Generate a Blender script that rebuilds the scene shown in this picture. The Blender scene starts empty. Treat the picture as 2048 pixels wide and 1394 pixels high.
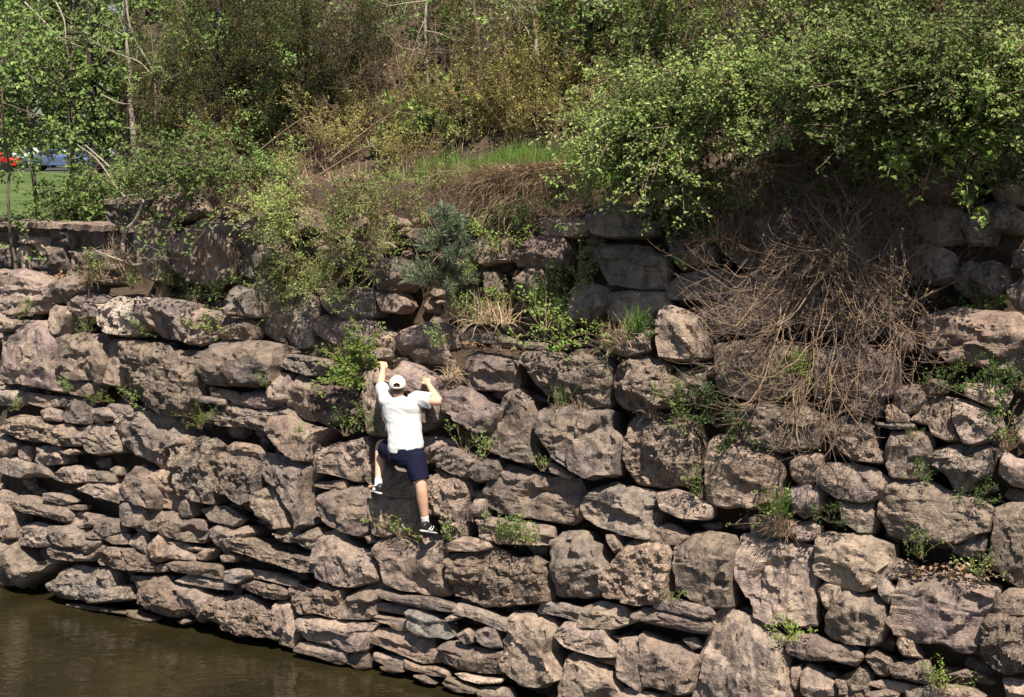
import bpy, math, random
import numpy as np
from mathutils import Vector, Matrix

# ------------------------------------------------------------------ camera, sky, sun, exposure
scene = bpy.context.scene
F_PX = 2844.0                       # focal length for a picture 2048 wide
PITCH = math.atan((697 - 260) / F_PX)
CAM_Z = 5.9
cam_data = bpy.data.cameras.new('camera')
cam = bpy.data.objects.new('camera', cam_data)
scene.collection.objects.link(cam)
cam.location = (0, 0, CAM_Z)
cam.rotation_euler = (math.pi / 2 - PITCH, 0, 0)
cam_data.sensor_width = 36.0
cam_data.lens = 36.0 * F_PX / 2048.0
cam_data.clip_end = 2000
scene.camera = cam

SUN_EL = math.radians(62)
SUN_AZ = math.radians(17)           # to the right of straight behind the camera
sun_dir = Vector((math.sin(SUN_AZ) * math.cos(SUN_EL), -math.cos(SUN_AZ) * math.cos(SUN_EL), math.sin(SUN_EL)))
world = bpy.data.worlds.new('World')
scene.world = world
world.use_nodes = True
wn = world.node_tree
sky = wn.nodes.new('ShaderNodeTexSky')
sky.sky_type = 'NISHITA'
sky.sun_disc = False
sky.sun_elevation = SUN_EL
sky.sun_rotation = math.atan2(sun_dir.x, sun_dir.y)
bg = wn.nodes['Background']
wn.links.new(sky.outputs[0], bg.inputs[0])
bg.inputs[1].default_value = 0.05
sun_data = bpy.data.lights.new('sun', 'SUN')
sun_data.energy = 4.6
sun_data.angle = math.radians(0.5)
sun_data.color = (1.0, 0.905, 0.755)
sun = bpy.data.objects.new('sun', sun_data)
scene.collection.objects.link(sun)
sun.rotation_euler = sun_dir.to_track_quat('Z', 'Y').to_euler()
scene.view_settings.view_transform = 'Standard'
scene.view_settings.look = 'None'
scene.view_settings.gamma = 1
scene.view_settings.exposure = 0.85
scene.render.filter_size = 1.8
scene.cycles.max_bounces = 5
scene.cycles.diffuse_bounces = 3
scene.cycles.glossy_bounces = 2
scene.cycles.transmission_bounces = 3

rs = np.random.RandomState(7)
COL = scene.collection

# ------------------------------------------------------------------ the place's own axes
# u runs along the foot of the wall (to the right), w goes into the hill, z is up (water = 0)
UX = np.array([.871, -.491]); UX /= np.linalg.norm(UX)
WX = np.array([-UX[1], UX[0]])
ORG = np.array([-1.158, 14.67])
BAT = 0.2                           # batter of the wall: metres back per metre of height
U3 = np.array([UX[0], UX[1], 0.]); W3 = np.array([WX[0], WX[1], 0.]); Z3 = np.array([0, 0, 1.])
S3 = W3 * BAT + Z3; S3 /= np.linalg.norm(S3)      # up the wall face
N3 = np.cross(U3, S3)                             # out of the wall face
if N3 @ W3 > 0: N3 = -N3
_fw = np.array([0, math.cos(PITCH), -math.sin(PITCH)]); _up = np.array([0, math.sin(PITCH), math.cos(PITCH)])
CAM = np.array([0, 0, CAM_Z])

def ray(px, py):
    return _fw + np.array([1., 0, 0]) * ((px - 1024) / F_PX) + _up * ((697 - py) / F_PX)

def on_wall(px, py, off=0.0, bat=BAT):
    """point of the survey picture carried on to the surface w = bat*z + off"""
    d = ray(px, py)
    w0 = (-ORG) @ WX
    t = (off - (w0 - bat * CAM_Z)) / (d[:2] @ WX - bat * d[2])
    return CAM + t * d

def uwz(u, w, z):
    p = ORG + u * UX + w * WX
    return np.array([p[0], p[1], z])

def to_uw(P):
    q = np.asarray(P)[:2] - ORG
    return q @ UX, q @ WX

# ------------------------------------------------------------------ noise
def _hash(ix, iy, iz):
    h = (ix.astype(np.int64) * 374761393 + iy.astype(np.int64) * 668265263 + iz.astype(np.int64) * 1274126177) & 0x7fffffff
    h = ((h ^ (h >> 13)) * 1103515245) & 0x7fffffff
    h = (h ^ (h >> 16)) & 0xffff
    return h / 32767.5 - 1.0

def vnoise(P):
    P = np.asarray(P, float)
    i = np.floor(P).astype(np.int64); f = P - i
    f = f * f * f * (f * (f * 6 - 15) + 10)
    r = 0
    for dx in (0, 1):
        for dy in (0, 1):
            for dz in (0, 1):
                wgt = (f[:, 0] if dx else 1 - f[:, 0]) * (f[:, 1] if dy else 1 - f[:, 1]) * (f[:, 2] if dz else 1 - f[:, 2])
                r = r + wgt * _hash(i[:, 0] + dx, i[:, 1] + dy, i[:, 2] + dz)
    return r

def fbm(P, octv=4, gain=.5):
    P = np.asarray(P, float); r = 0; a = 1.
    for k in range(octv):
        r = r + a * vnoise(P * (2.03 ** k) + 17.3 * k); a *= gain
    return r

# ------------------------------------------------------------------ mesh helpers
def mesh_from(name, V, faces, mats=None, smooth=False):
    """V (n,3); faces: list of (array m x k) all linked as one mesh; mats: material slot per face array"""
    me = bpy.data.meshes.new(name)
    V = np.asarray(V, np.float32)
    me.vertices.add(len(V)); me.vertices.foreach_set('co', V.ravel())
    fl = [np.asarray(f, np.int32) for f in faces if len(f)]
    loops = np.concatenate([f.ravel() for f in fl])
    tot = np.concatenate([np.full(len(f), f.shape[1], np.int32) for f in fl])
    start = np.concatenate([[0], np.cumsum(tot)[:-1]]).astype(np.int32)
    me.loops.add(len(loops)); me.loops.foreach_set('vertex_index', loops)
    me.polygons.add(len(tot)); me.polygons.foreach_set('loop_start', start); me.polygons.foreach_set('loop_total', tot)
    me.polygons.foreach_set('use_smooth', np.full(len(tot), smooth, bool))
    if mats is not None:
        mi = np.concatenate([np.full(len(f), m, np.int32) for f, m in zip(fl, mats)])
        me.polygons.foreach_set('material_index', mi)
    me.update(calc_edges=True)
    return me

def obj(name, me, mat=None, parent=None, loc=None):
    o = bpy.data.objects.new(name, me)
    COL.objects.link(o)
    if mat is not None and me is not None and len(me.materials) == 0:
        me.materials.append(mat)
    if parent is not None: o.parent = parent
    if loc is not None: o.location = loc
    return o

def tag(o, label, cat, group=None):
    o['label'] = label; o['category'] = cat
    if group: o['group'] = group
    return o

def thing(name, label, cat, loc=(0, 0, 0), rotz=0., group=None):
    o = bpy.data.objects.new(name, None); COL.objects.link(o)
    o.empty_display_size = .2
    o.location = loc; o.rotation_euler = (0, 0, rotz)
    return tag(o, label, cat, group)

def tubes(P, R, sides=4):
    """P (n,k,3) polylines, R (n,k) radii -> verts, quads"""
    P = np.asarray(P, float); R = np.asarray(R, float)
    n, k, _ = P.shape
    T = np.gradient(P, axis=1); T /= np.linalg.norm(T, axis=2, keepdims=True) + 1e-9
    ref = np.array([.31, .23, .92]); A = np.cross(T, ref); A /= np.linalg.norm(A, axis=2, keepdims=True) + 1e-6
    Bv = np.cross(T, A)
    an = np.arange(sides) * 2 * np.pi / sides
    V = P[:, :, None, :] + R[:, :, None, None] * (A[:, :, None, :] * np.cos(an)[None, None, :, None] + Bv[:, :, None, :] * np.sin(an)[None, None, :, None])
    idx = np.arange(n * k * sides).reshape(n, k, sides)
    a = idx[:, :-1, :]; b = idx[:, 1:, :]
    Q = np.stack([a, np.roll(a, -1, 2), np.roll(b, -1, 2), b], -1).reshape(-1, 4)
    return V.reshape(-1, 3), Q

def leaves(P, Nn, Tn, L, Wd, fold=.25):
    """folded diamond leaves, one island each"""
    n = len(P)
    Nn = Nn / (np.linalg.norm(Nn, axis=1, keepdims=True) + 1e-9)
    Tn = Tn - Nn * np.sum(Tn * Nn, 1, keepdims=True); Tn /= np.linalg.norm(Tn, axis=1, keepdims=True) + 1e-9
    S = np.cross(Nn, Tn)
    L = L[:, None]; Wd = Wd[:, None]
    v0 = P; v2 = P + Tn * L - Nn * L * .12
    m = P + Tn * L * .45 + Nn * Wd * fold
    v1 = m + S * Wd * .5; v3 = m - S * Wd * .5
    V = np.stack([v0, v1, v2, v3], 1).reshape(-1, 3)
    b = np.arange(n)[:, None] * 4
    Ft = np.concatenate([b + [0, 1, 2], b + [0, 2, 3]], 0)
    return V, Ft

def join_geo(parts):
    Vs = []; Fs = []; o = 0
    for V, Fa in parts:
        Vs.append(V); Fs.append(Fa + o); o += len(V)
    return np.concatenate(Vs), Fs

# ------------------------------------------------------------------ materials
MAT = {}
def new_mat(name):
    m = bpy.data.materials.new(name); m.use_nodes = True
    MAT[name] = m
    nt = m.node_tree
    return m, nt, nt.nodes['Principled BSDF']

def N(nt, typ, **kw):
    n = nt.nodes.new(typ)
    for k, v in kw.items():
        if k.startswith('i_'): n.inputs[k[2:].replace('_', ' ')].default_value = v
        else: setattr(n, k, v)
    return n

def ramp(nt, src, stops):
    r = nt.nodes.new('ShaderNodeValToRGB')
    el = r.color_ramp.elements
    while len(el) > 1: el.remove(el[-1])
    el[0].position = stops[0][0]; el[0].color = (*stops[0][1], 1)
    for p, c in stops[1:]:
        e = el.new(p); e.color = (*c, 1)
    nt.links.new(src, r.inputs[0])
    return r.outputs[0]

def mix(nt, fac, a, b, typ='MIX'):
    m = nt.nodes.new('ShaderNodeMix'); m.data_type = 'RGBA'; m.blend_type = typ
    for i, v in ((0, fac), (6, a), (7, b)):
        if hasattr(v, 'links') or hasattr(v, 'is_linked'): nt.links.new(v, m.inputs[i])
        elif i == 0: m.inputs[0].default_value = v
        else: m.inputs[i].default_value = (*v, 1)
    return m.outputs[2]

def noise_node(nt, scale, detail=6, rough=.6, coord=None, dist=0., typ=None):
    n = nt.nodes.new('ShaderNodeTexNoise')
    n.inputs['Scale'].default_value = scale; n.inputs['Detail'].default_value = detail
    n.inputs['Roughness'].default_value = rough; n.inputs['Distortion'].default_value = dist
    if coord is not None: nt.links.new(coord, n.inputs['Vector'])
    return n.outputs[0]

def stone_mat(name, a, b, c, bump=.5, fine=26., light=None):
    m, nt, p = new_mat(name)
    geo = N(nt, 'ShaderNodeNewGeometry').outputs['Position']
    oi = N(nt, 'ShaderNodeObjectInfo').outputs['Random']
    big = noise_node(nt, 2.2, 2, .6, geo)
    fn = noise_node(nt, fine, 4, .7, geo)
    md = noise_node(nt, 8.5, 4, .62, geo)
    mv = tuple((x + y) / 2 * k for x, y, k in zip(a, b, (1.0, .97, 1.08))); gy = tuple(sum(b) / 3 * k for k in (1.14, 1.02, .93)); ru = (a[0] * 1.0, a[1] * .93, a[2] * .88)
    col = ramp(nt, oi, [(0, a), (.18, mv), (.36, b), (.5, c), (.64, gy), (.8, mv), (.92, ru), (1, a)])
    col = mix(nt, ramp(nt, big, [(.38, (0, 0, 0)), (.66, (1, 1, 1))]), col, c)
    col = mix(nt, .5, col, ramp(nt, md, [(.30, (.52, .50, .52)), (.52, (1, 1, 1)), (.74, (1.28, 1.22, 1.12))]), 'MULTIPLY')
    col = mix(nt, .7, col, ramp(nt, fn, [(.32, (.55, .53, .55)), (.52, (1, 1, 1)), (.72, (1.3, 1.27, 1.2))]), 'MULTIPLY')
    mpp = N(nt, 'ShaderNodeMapping'); mpp.inputs['Scale'].default_value = (9, 9, 1.1); nt.links.new(geo, mpp.inputs[0])
    stk = noise_node(nt, 1., 3, .6, mpp.outputs[0])
    col = mix(nt, .8, col, ramp(nt, stk, [(.36, (.55, .53, .54)), (.5, (1, 1, 1)), (.66, (1.12, 1.1, 1.06))]), 'MULTIPLY')
    # mossy / weathered blotches
    bl = noise_node(nt, 5.1, 2, .55, geo)
    col = mix(nt, ramp(nt, bl, [(.58, (0, 0, 0)), (.74, (.42, .42, .42))]), col, (.125, .105, .085))
    sp = N(nt, 'ShaderNodeSeparateXYZ'); nt.links.new(geo, sp.inputs[0])
    wet = N(nt, 'ShaderNodeMapRange'); nt.links.new(sp.outputs[2], wet.inputs[0]); wet.inputs[1].default_value = .05; wet.inputs[2].default_value = .22; wet.inputs[3].default_value = .75; wet.inputs[4].default_value = 0.
    col = mix(nt, wet.outputs[0], col, (.07, .055, .035))
    hs = N(nt, 'ShaderNodeHueSaturation'); nt.links.new(col, hs.inputs['Color'])
    mr = N(nt, 'ShaderNodeMapRange'); nt.links.new(oi, mr.inputs[0]); mr.inputs[3].default_value = .66; mr.inputs[4].default_value = 1.2
    sh = N(nt, 'ShaderNodeMath', operation='FRACT'); ml = N(nt, 'ShaderNodeMath', operation='MULTIPLY'); ml.inputs[1].default_value = 7.31
    nt.links.new(oi, ml.inputs[0]); nt.links.new(ml.outputs[0], sh.inputs[0]); nt.links.new(sh.outputs[0], mr.inputs[0])
    nt.links.new(mr.outputs[0], hs.inputs['Value'])
    nt.links.new(hs.outputs[0], p.inputs['Base Color'])
    p.inputs['Roughness'].default_value = .88
    p.inputs['Specular IOR Level'].default_value = .25
    vo = N(nt, 'ShaderNodeTexVoronoi'); vo.inputs['Scale'].default_value = 9; vo.feature = 'DISTANCE_TO_EDGE'
    wv = N(nt, 'ShaderNodeVectorMath', operation='ADD')
    nz = N(nt, 'ShaderNodeTexNoise'); nz.inputs['Scale'].default_value = 4; nz.inputs['Detail'].default_value = 1; nt.links.new(geo, nz.inputs['Vector'])
    sc = N(nt, 'ShaderNodeVectorMath', operation='SCALE'); sc.inputs[3].default_value = .5
    nt.links.new(nz.outputs[1], sc.inputs[0]); nt.links.new(geo, wv.inputs[0]); nt.links.new(sc.outputs[0], wv.inputs[1])
    nt.links.new(wv.outputs[0], vo.inputs['Vector'])
    cr = N(nt, 'ShaderNodeMath', operation='MINIMUM'); nt.links.new(vo.outputs[0], cr.inputs[0]); cr.inputs[1].default_value = .05
    h1 = N(nt, 'ShaderNodeMath', operation='MULTIPLY'); nt.links.new(md, h1.inputs[0]); h1.inputs[1].default_value = 1.0
    h2 = N(nt, 'ShaderNodeMath', operation='MULTIPLY_ADD'); nt.links.new(fn, h2.inputs[0]); h2.inputs[1].default_value = .45; nt.links.new(h1.outputs[0], h2.inputs[2])
    h3 = N(nt, 'ShaderNodeMath', operation='MULTIPLY_ADD'); nt.links.new(cr.outputs[0], h3.inputs[0]); h3.inputs[1].default_value = 3.5; nt.links.new(h2.outputs[0], h3.inputs[2])
    bp = N(nt, 'ShaderNodeBump'); bp.inputs['Strength'].default_value = bump; bp.inputs['Distance'].default_value = .07
    nt.links.new(h3.outputs[0], bp.inputs['Height']); nt.links.new(bp.outputs[0], p.inputs['Normal'])
    return m

stone_mat('limestone', (.29, .222, .182), (.215, .182, .168), (.345, .27, .218), .6)
stone_mat('dark_limestone', (.21, .17, .15), (.17, .14, .125), (.26, .21, .18), .6)
stone_mat('rough_limestone', (.28, .213, .172), (.21, .176, .158), (.34, .265, .212), 1.0, 17)
stone_mat('pale_limestone', (.42, .33, .26), (.38, .30, .24), (.47, .38, .30), .5)
stone_mat('grey_slate', (.26, .245, .235), (.22, .21, .2), (.30, .28, .26), .4)
stone_mat('banded_limestone', (.62, .54, .45), (.60, .52, .44), (.40, .33, .27), .9)
stone_mat('mortar', (.25, .21, .18), (.25, .21, .18), (.19, .16, .14), .8)

def soil_mat(name, c1, c2, c3, big=3.):
    m, nt, p = new_mat(name)
    geo = N(nt, 'ShaderNodeNewGeometry').outputs['Position']
    a = noise_node(nt, big, 6, .65, geo); b = noise_node(nt, big * 10, 6, .7, geo)
    col = ramp(nt, a, [(.3, c1), (.5, c2), (.7, c3)])
    col = mix(nt, .7, col, ramp(nt, b, [(.3, (.5, .5, .5)), (.7, (1.3, 1.25, 1.15))]), 'MULTIPLY')
    nt.links.new(col, p.inputs['Base Color']); p.inputs['Roughness'].default_value = .95
    bp = N(nt, 'ShaderNodeBump'); bp.inputs['Strength'].default_value = 1; bp.inputs['Distance'].default_value = .05
    nt.links.new(b, bp.inputs['Height']); nt.links.new(bp.outputs[0], p.inputs['Normal'])
    return m
soil_mat('soil', (.055, .04, .028), (.10, .07, .047), (.15, .105, .07))
soil_mat('lawn_grass', (.04, .075, .016), (.075, .12, .026), (.115, .155, .042), .35)
soil_mat('asphalt', (.045, .045, .05), (.055, .055, .06), (.065, .065, .07))

def leaf_mat(name, cols, trans=.22, rough=.5):
    m, nt, p = new_mat(name)
    g = N(nt, 'ShaderNodeNewGeometry')
    isl = g.outputs['Random Per Island']
    st = [(i / max(1, len(cols) - 1), c) for i, c in enumerate(cols)]
    col = ramp(nt, isl, st)
    oi = N(nt, 'ShaderNodeObjectInfo').outputs['Random']
    hs = N(nt, 'ShaderNodeHueSaturation')
    mr = N(nt, 'ShaderNodeMapRange'); nt.links.new(oi, mr.inputs[0]); mr.inputs[3].default_value = .58; mr.inputs[4].default_value = 1.38
    nt.links.new(mr.outputs[0], hs.inputs['Value']); nt.links.new(col, hs.inputs['Color'])
    nt.links.new(hs.outputs[0], p.inputs['Base Color'])
    p.inputs['Roughness'].default_value = rough; p.inputs['Specular IOR Level'].default_value = .18
    tr = N(nt, 'ShaderNodeBsdfTranslucent'); nt.links.new(hs.outputs[0], tr.inputs[0])
    mx = N(nt, 'ShaderNodeMixShader'); mx.inputs[0].default_value = trans
    nt.links.new(p.outputs[0], mx.inputs[1]); nt.links.new(tr.outputs[0], mx.inputs[2])
    nt.links.new(mx.outputs[0], nt.nodes['Material Output'].inputs[0])
    return m

leaf_mat('leaf_mid', [(.12, .20, .05), (.17, .265, .07), (.24, .33, .10), (.15, .20, .08)])
leaf_mat('leaf_light', [(.13, .20, .05), (.18, .27, .07), (.25, .34, .095), (.15, .22, .07), (.36, .42, .16), (.18, .15, .07)])
leaf_mat('leaf_yellow', [(0.250, 0.266, 0.070), (0.344, 0.344, 0.101), (0.438, 0.406, 0.140), (0.266, 0.204, 0.094), (0.204, 0.235, 0.062)])
leaf_mat('leaf_lime', [(.24, .33, .085), (.31, .40, .11), (.40, .46, .16), (.19, .27, .08), (.24, .20, .09)])
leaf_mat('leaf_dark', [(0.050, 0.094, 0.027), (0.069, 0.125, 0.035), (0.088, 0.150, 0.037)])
leaf_mat('leaf_bright', [(0.176, 0.297, 0.054), (0.257, 0.378, 0.081), (0.338, 0.446, 0.135)], .4)
leaf_mat('needle_olive', [(.05, .065, .022), (.07, .08, .026), (.10, .10, .035), (.13, .085, .035)], .1)
leaf_mat('needle_blue', [(.16, .215, .13), (.21, .265, .165), (.25, .30, .19)], .15)
leaf_mat('grass_blade', [(0.115, 0.230, 0.041), (0.162, 0.284, 0.054), (0.216, 0.338, 0.081)], .3)
leaf_mat('dry_grass', [(.34, .24, .155), (.44, .325, .215), (.54, .42, .29), (.26, .18, .12)], .15, .8)
leaf_mat('dead_leaf', [(.30, .18, .10), (.42, .29, .19), (.22, .13, .08), (.55, .42, .30)], .1, .8)
leaf_mat('flower_yellow', [(.75, .42, .02), (.8, .5, .03)], .1)
leaf_mat('leaf_red', [(.17, .07, .05), (.22, .10, .06), (.13, .09, .05)], .3)

def bark_mat(name, c1, c2):
    m, nt, p = new_mat(name)
    geo = N(nt, 'ShaderNodeNewGeometry').outputs['Position']
    b = noise_node(nt, 14, 5, .65, geo)
    nt.links.new(ramp(nt, b, [(.3, c1), (.7, c2)]), p.inputs['Base Color'])
    p.inputs['Roughness'].default_value = .9
    return m
bark_mat('bark', (.10, .075, .055), (.19, .15, .115))
bark_mat('pale_bark', (.25, .205, .165), (.42, .36, .30))
bark_mat('twig_tan', (.21, .14, .09), (.37, .265, .17))
bark_mat('twig_brown', (.15, .10, .075), (.26, .185, .14))
bark_mat('dark_bark', (.03, .024, .02), (.06, .048, .04))

def plain(name, col, rough=.6, spec=.3, metal=0.):
    m, nt, p = new_mat(name)
    p.inputs['Base Color'].default_value = (*col, 1); p.inputs['Roughness'].default_value = rough
    p.inputs['Specular IOR Level'].default_value = spec; p.inputs['Metallic'].default_value = metal
    return m

def fabric(name, c1, c2, sc=90, bump=.15):
    m, nt, p = new_mat(name)
    geo = N(nt, 'ShaderNodeNewGeometry').outputs['Position']
    b = noise_node(nt, sc, 4, .6, geo)
    nt.links.new(ramp(nt, b, [(.3, c1), (.7, c2)]), p.inputs['Base Color'])
    p.inputs['Roughness'].default_value = .85; p.inputs['Specular IOR Level'].default_value = .2
    bp = N(nt, 'ShaderNodeBump'); bp.inputs['Strength'].default_value = bump; bp.inputs['Distance'].default_value = .01
    nt.links.new(b, bp.inputs['Height']); nt.links.new(bp.outputs[0], p.inputs['Normal'])
    return m

# water
m, nt, p = new_mat('creek_water')
geo = N(nt, 'ShaderNodeNewGeometry').outputs['Position']
a = noise_node(nt, .9, 4, .6, geo)
nt.links.new(ramp(nt, a, [(.3, (.012, .010, .0045)), (.55, (.022, .018, .008)), (.75, (.032, .027, .011))]), p.inputs['Base Color'])
p.inputs['Roughness'].default_value = .06; p.inputs['IOR'].default_value = 1.33; p.inputs['Specular IOR Level'].default_value = .85
mp = N(nt, 'ShaderNodeMapping'); mp.inputs['Scale'].default_value = (1.0, 2.2, 1); nt.links.new(geo, mp.inputs[0])
b1 = noise_node(nt, 2.6, 3, .5, mp.outputs[0], .4); b2 = noise_node(nt, 9, 2, .5, mp.outputs[0], .3)
ad = N(nt, 'ShaderNodeMath', operation='MULTIPLY_ADD'); nt.links.new(b2, ad.inputs[0]); ad.inputs[1].default_value = .22; nt.links.new(b1, ad.inputs[2])
bp = N(nt, 'ShaderNodeBump'); bp.inputs['Strength'].default_value = .26; bp.inputs['Distance'].default_value = .05
nt.links.new(ad.outputs[0], bp.inputs['Height']); nt.links.new(bp.outputs[0], p.inputs['Normal'])

# ------------------------------------------------------------------ terrain
def sstep(a, b, x):
    t = np.clip((x - a) / (b - a), 0, 1); return t * t * (3 - 2 * t)

SHELF_W = 3.1
def hill_z(u, w):
    """ground above the wall, w behind the shelf edge"""
    u = np.asarray(u, float); w = np.asarray(w, float)
    P = np.stack([u * .9, w * .9, np.full_like(u + w, 3.3)], -1).reshape(-1, 3)
    nz = (vnoise(P) * .16 + vnoise(P * 2.7) * .07).reshape(np.shape(u + w))
    sl = np.where(w < SHELF_W, .12 * (w - 1.9), .12 * (SHELF_W - 1.9) + .78 * (np.minimum(w, 16) - SHELF_W))
    zr = 5.25 + sl + nz + .06 * np.clip(u, -5, 6)
    zl = 3.05 + nz * .2
    k = sstep(-6.3, -5.2, u + 1.0 * np.clip(w - 2, 0, 30))
    return zl + (zr - zl) * k

def hill_hit(px, py, wmin=1.95):
    d = ray(px, py)
    t = np.arange(13, 60, .06)
    P = CAM + d * t[:, None]
    q = P[:, :2] - ORG; u = q @ UX; w = q @ WX
    ok = (w > wmin) & (P[:, 2] <= hill_z(u, w))
    return P[np.argmax(ok)] if ok.any() else CAM + d * 30

us = np.arange(-40, 26, .16)
rows = []
for u in us:
    k = float(sstep(-5.5, -4.9, u))                     # 0: low wall on the left, 1: two-tier wall
    zl = 3.6 + (3.45 - 3.6) * k
    pts = [(.44 + BAT * z, z) for z in np.linspace(-1.2, zl, 22)]
    w_led = BAT * zl + .92                              # foot of the upper tier
    pts += [(w_led * a + pts[-1][0] * (1 - a), zl + .02 * a) for a in (.35, .7, 1.)]
    ztop = 3.66 + (5.25 - 3.66) * k
    w_top = 2.02 + (2.75 - 2.02) * (1 - k)
    for a in np.linspace(.08, .94, 12):
        pts.append((w_led + (w_top - w_led) * a, zl + .02 + (ztop - zl - .02) * a))
    ws = np.array(list(np.arange(w_top + .02, 8, .22)) + [8.5, 9.5, 11, 13, 16, 20, 26])
    hz = hill_z(np.full(len(ws), u), ws)
    if k <= .5: hz = np.where(ws > 2.9, hz, ztop + (hz - ztop) * sstep(2.4, 2.9, ws))
    pts += list(zip(ws, hz))
    rows.append(pts[:62])
m_ = min(len(r) for r in rows); rows = [r[:m_] for r in rows]
G = np.array([[uwz(u, w, z) for (w, z) in r] for u, r in zip(us, rows)])
nn = fbm(G.reshape(-1, 3) * 1.6, 4).reshape(G.shape[:2])
G[:, 1:, :] += (N3[None, None, :] * nn[:, 1:, None]) * .07
idx = np.arange(G.shape[0] * G.shape[1]).reshape(G.shape[:2])
Q = np.stack([idx[:-1, :-1], idx[1:, :-1], idx[1:, 1:], idx[:-1, 1:]], -1).reshape(-1, 4)
o = obj('hillside', mesh_from('hillside', G.reshape(-1, 3), [Q], smooth=True), MAT['soil']); o['kind'] = 'structure'

def sheet(name, cs, z, mat):
    V = np.array([(x, y, z) for x, y in cs])
    o = obj(name, mesh_from(name, V, [np.arange(len(V))[None, :]]), mat); o['kind'] = 'structure'; return o
def uw(u, w): p = ORG + u * UX + w * WX; return (p[0], p[1])
sheet('water', [uw(-60, -60), uw(60, -60), uw(60, .8), uw(-60, .8)], 0.0, MAT['creek_water'])
sheet('lawn', [(-400, 23), (-3, 23), (40, 60), (400, 60), (400, 900), (-400, 900)], 3.2, MAT['lawn_grass'])
sheet('parking_lot', [(-150, 94), (60, 94), (60, 108), (-150, 108)], 3.204, MAT['asphalt'])

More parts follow.
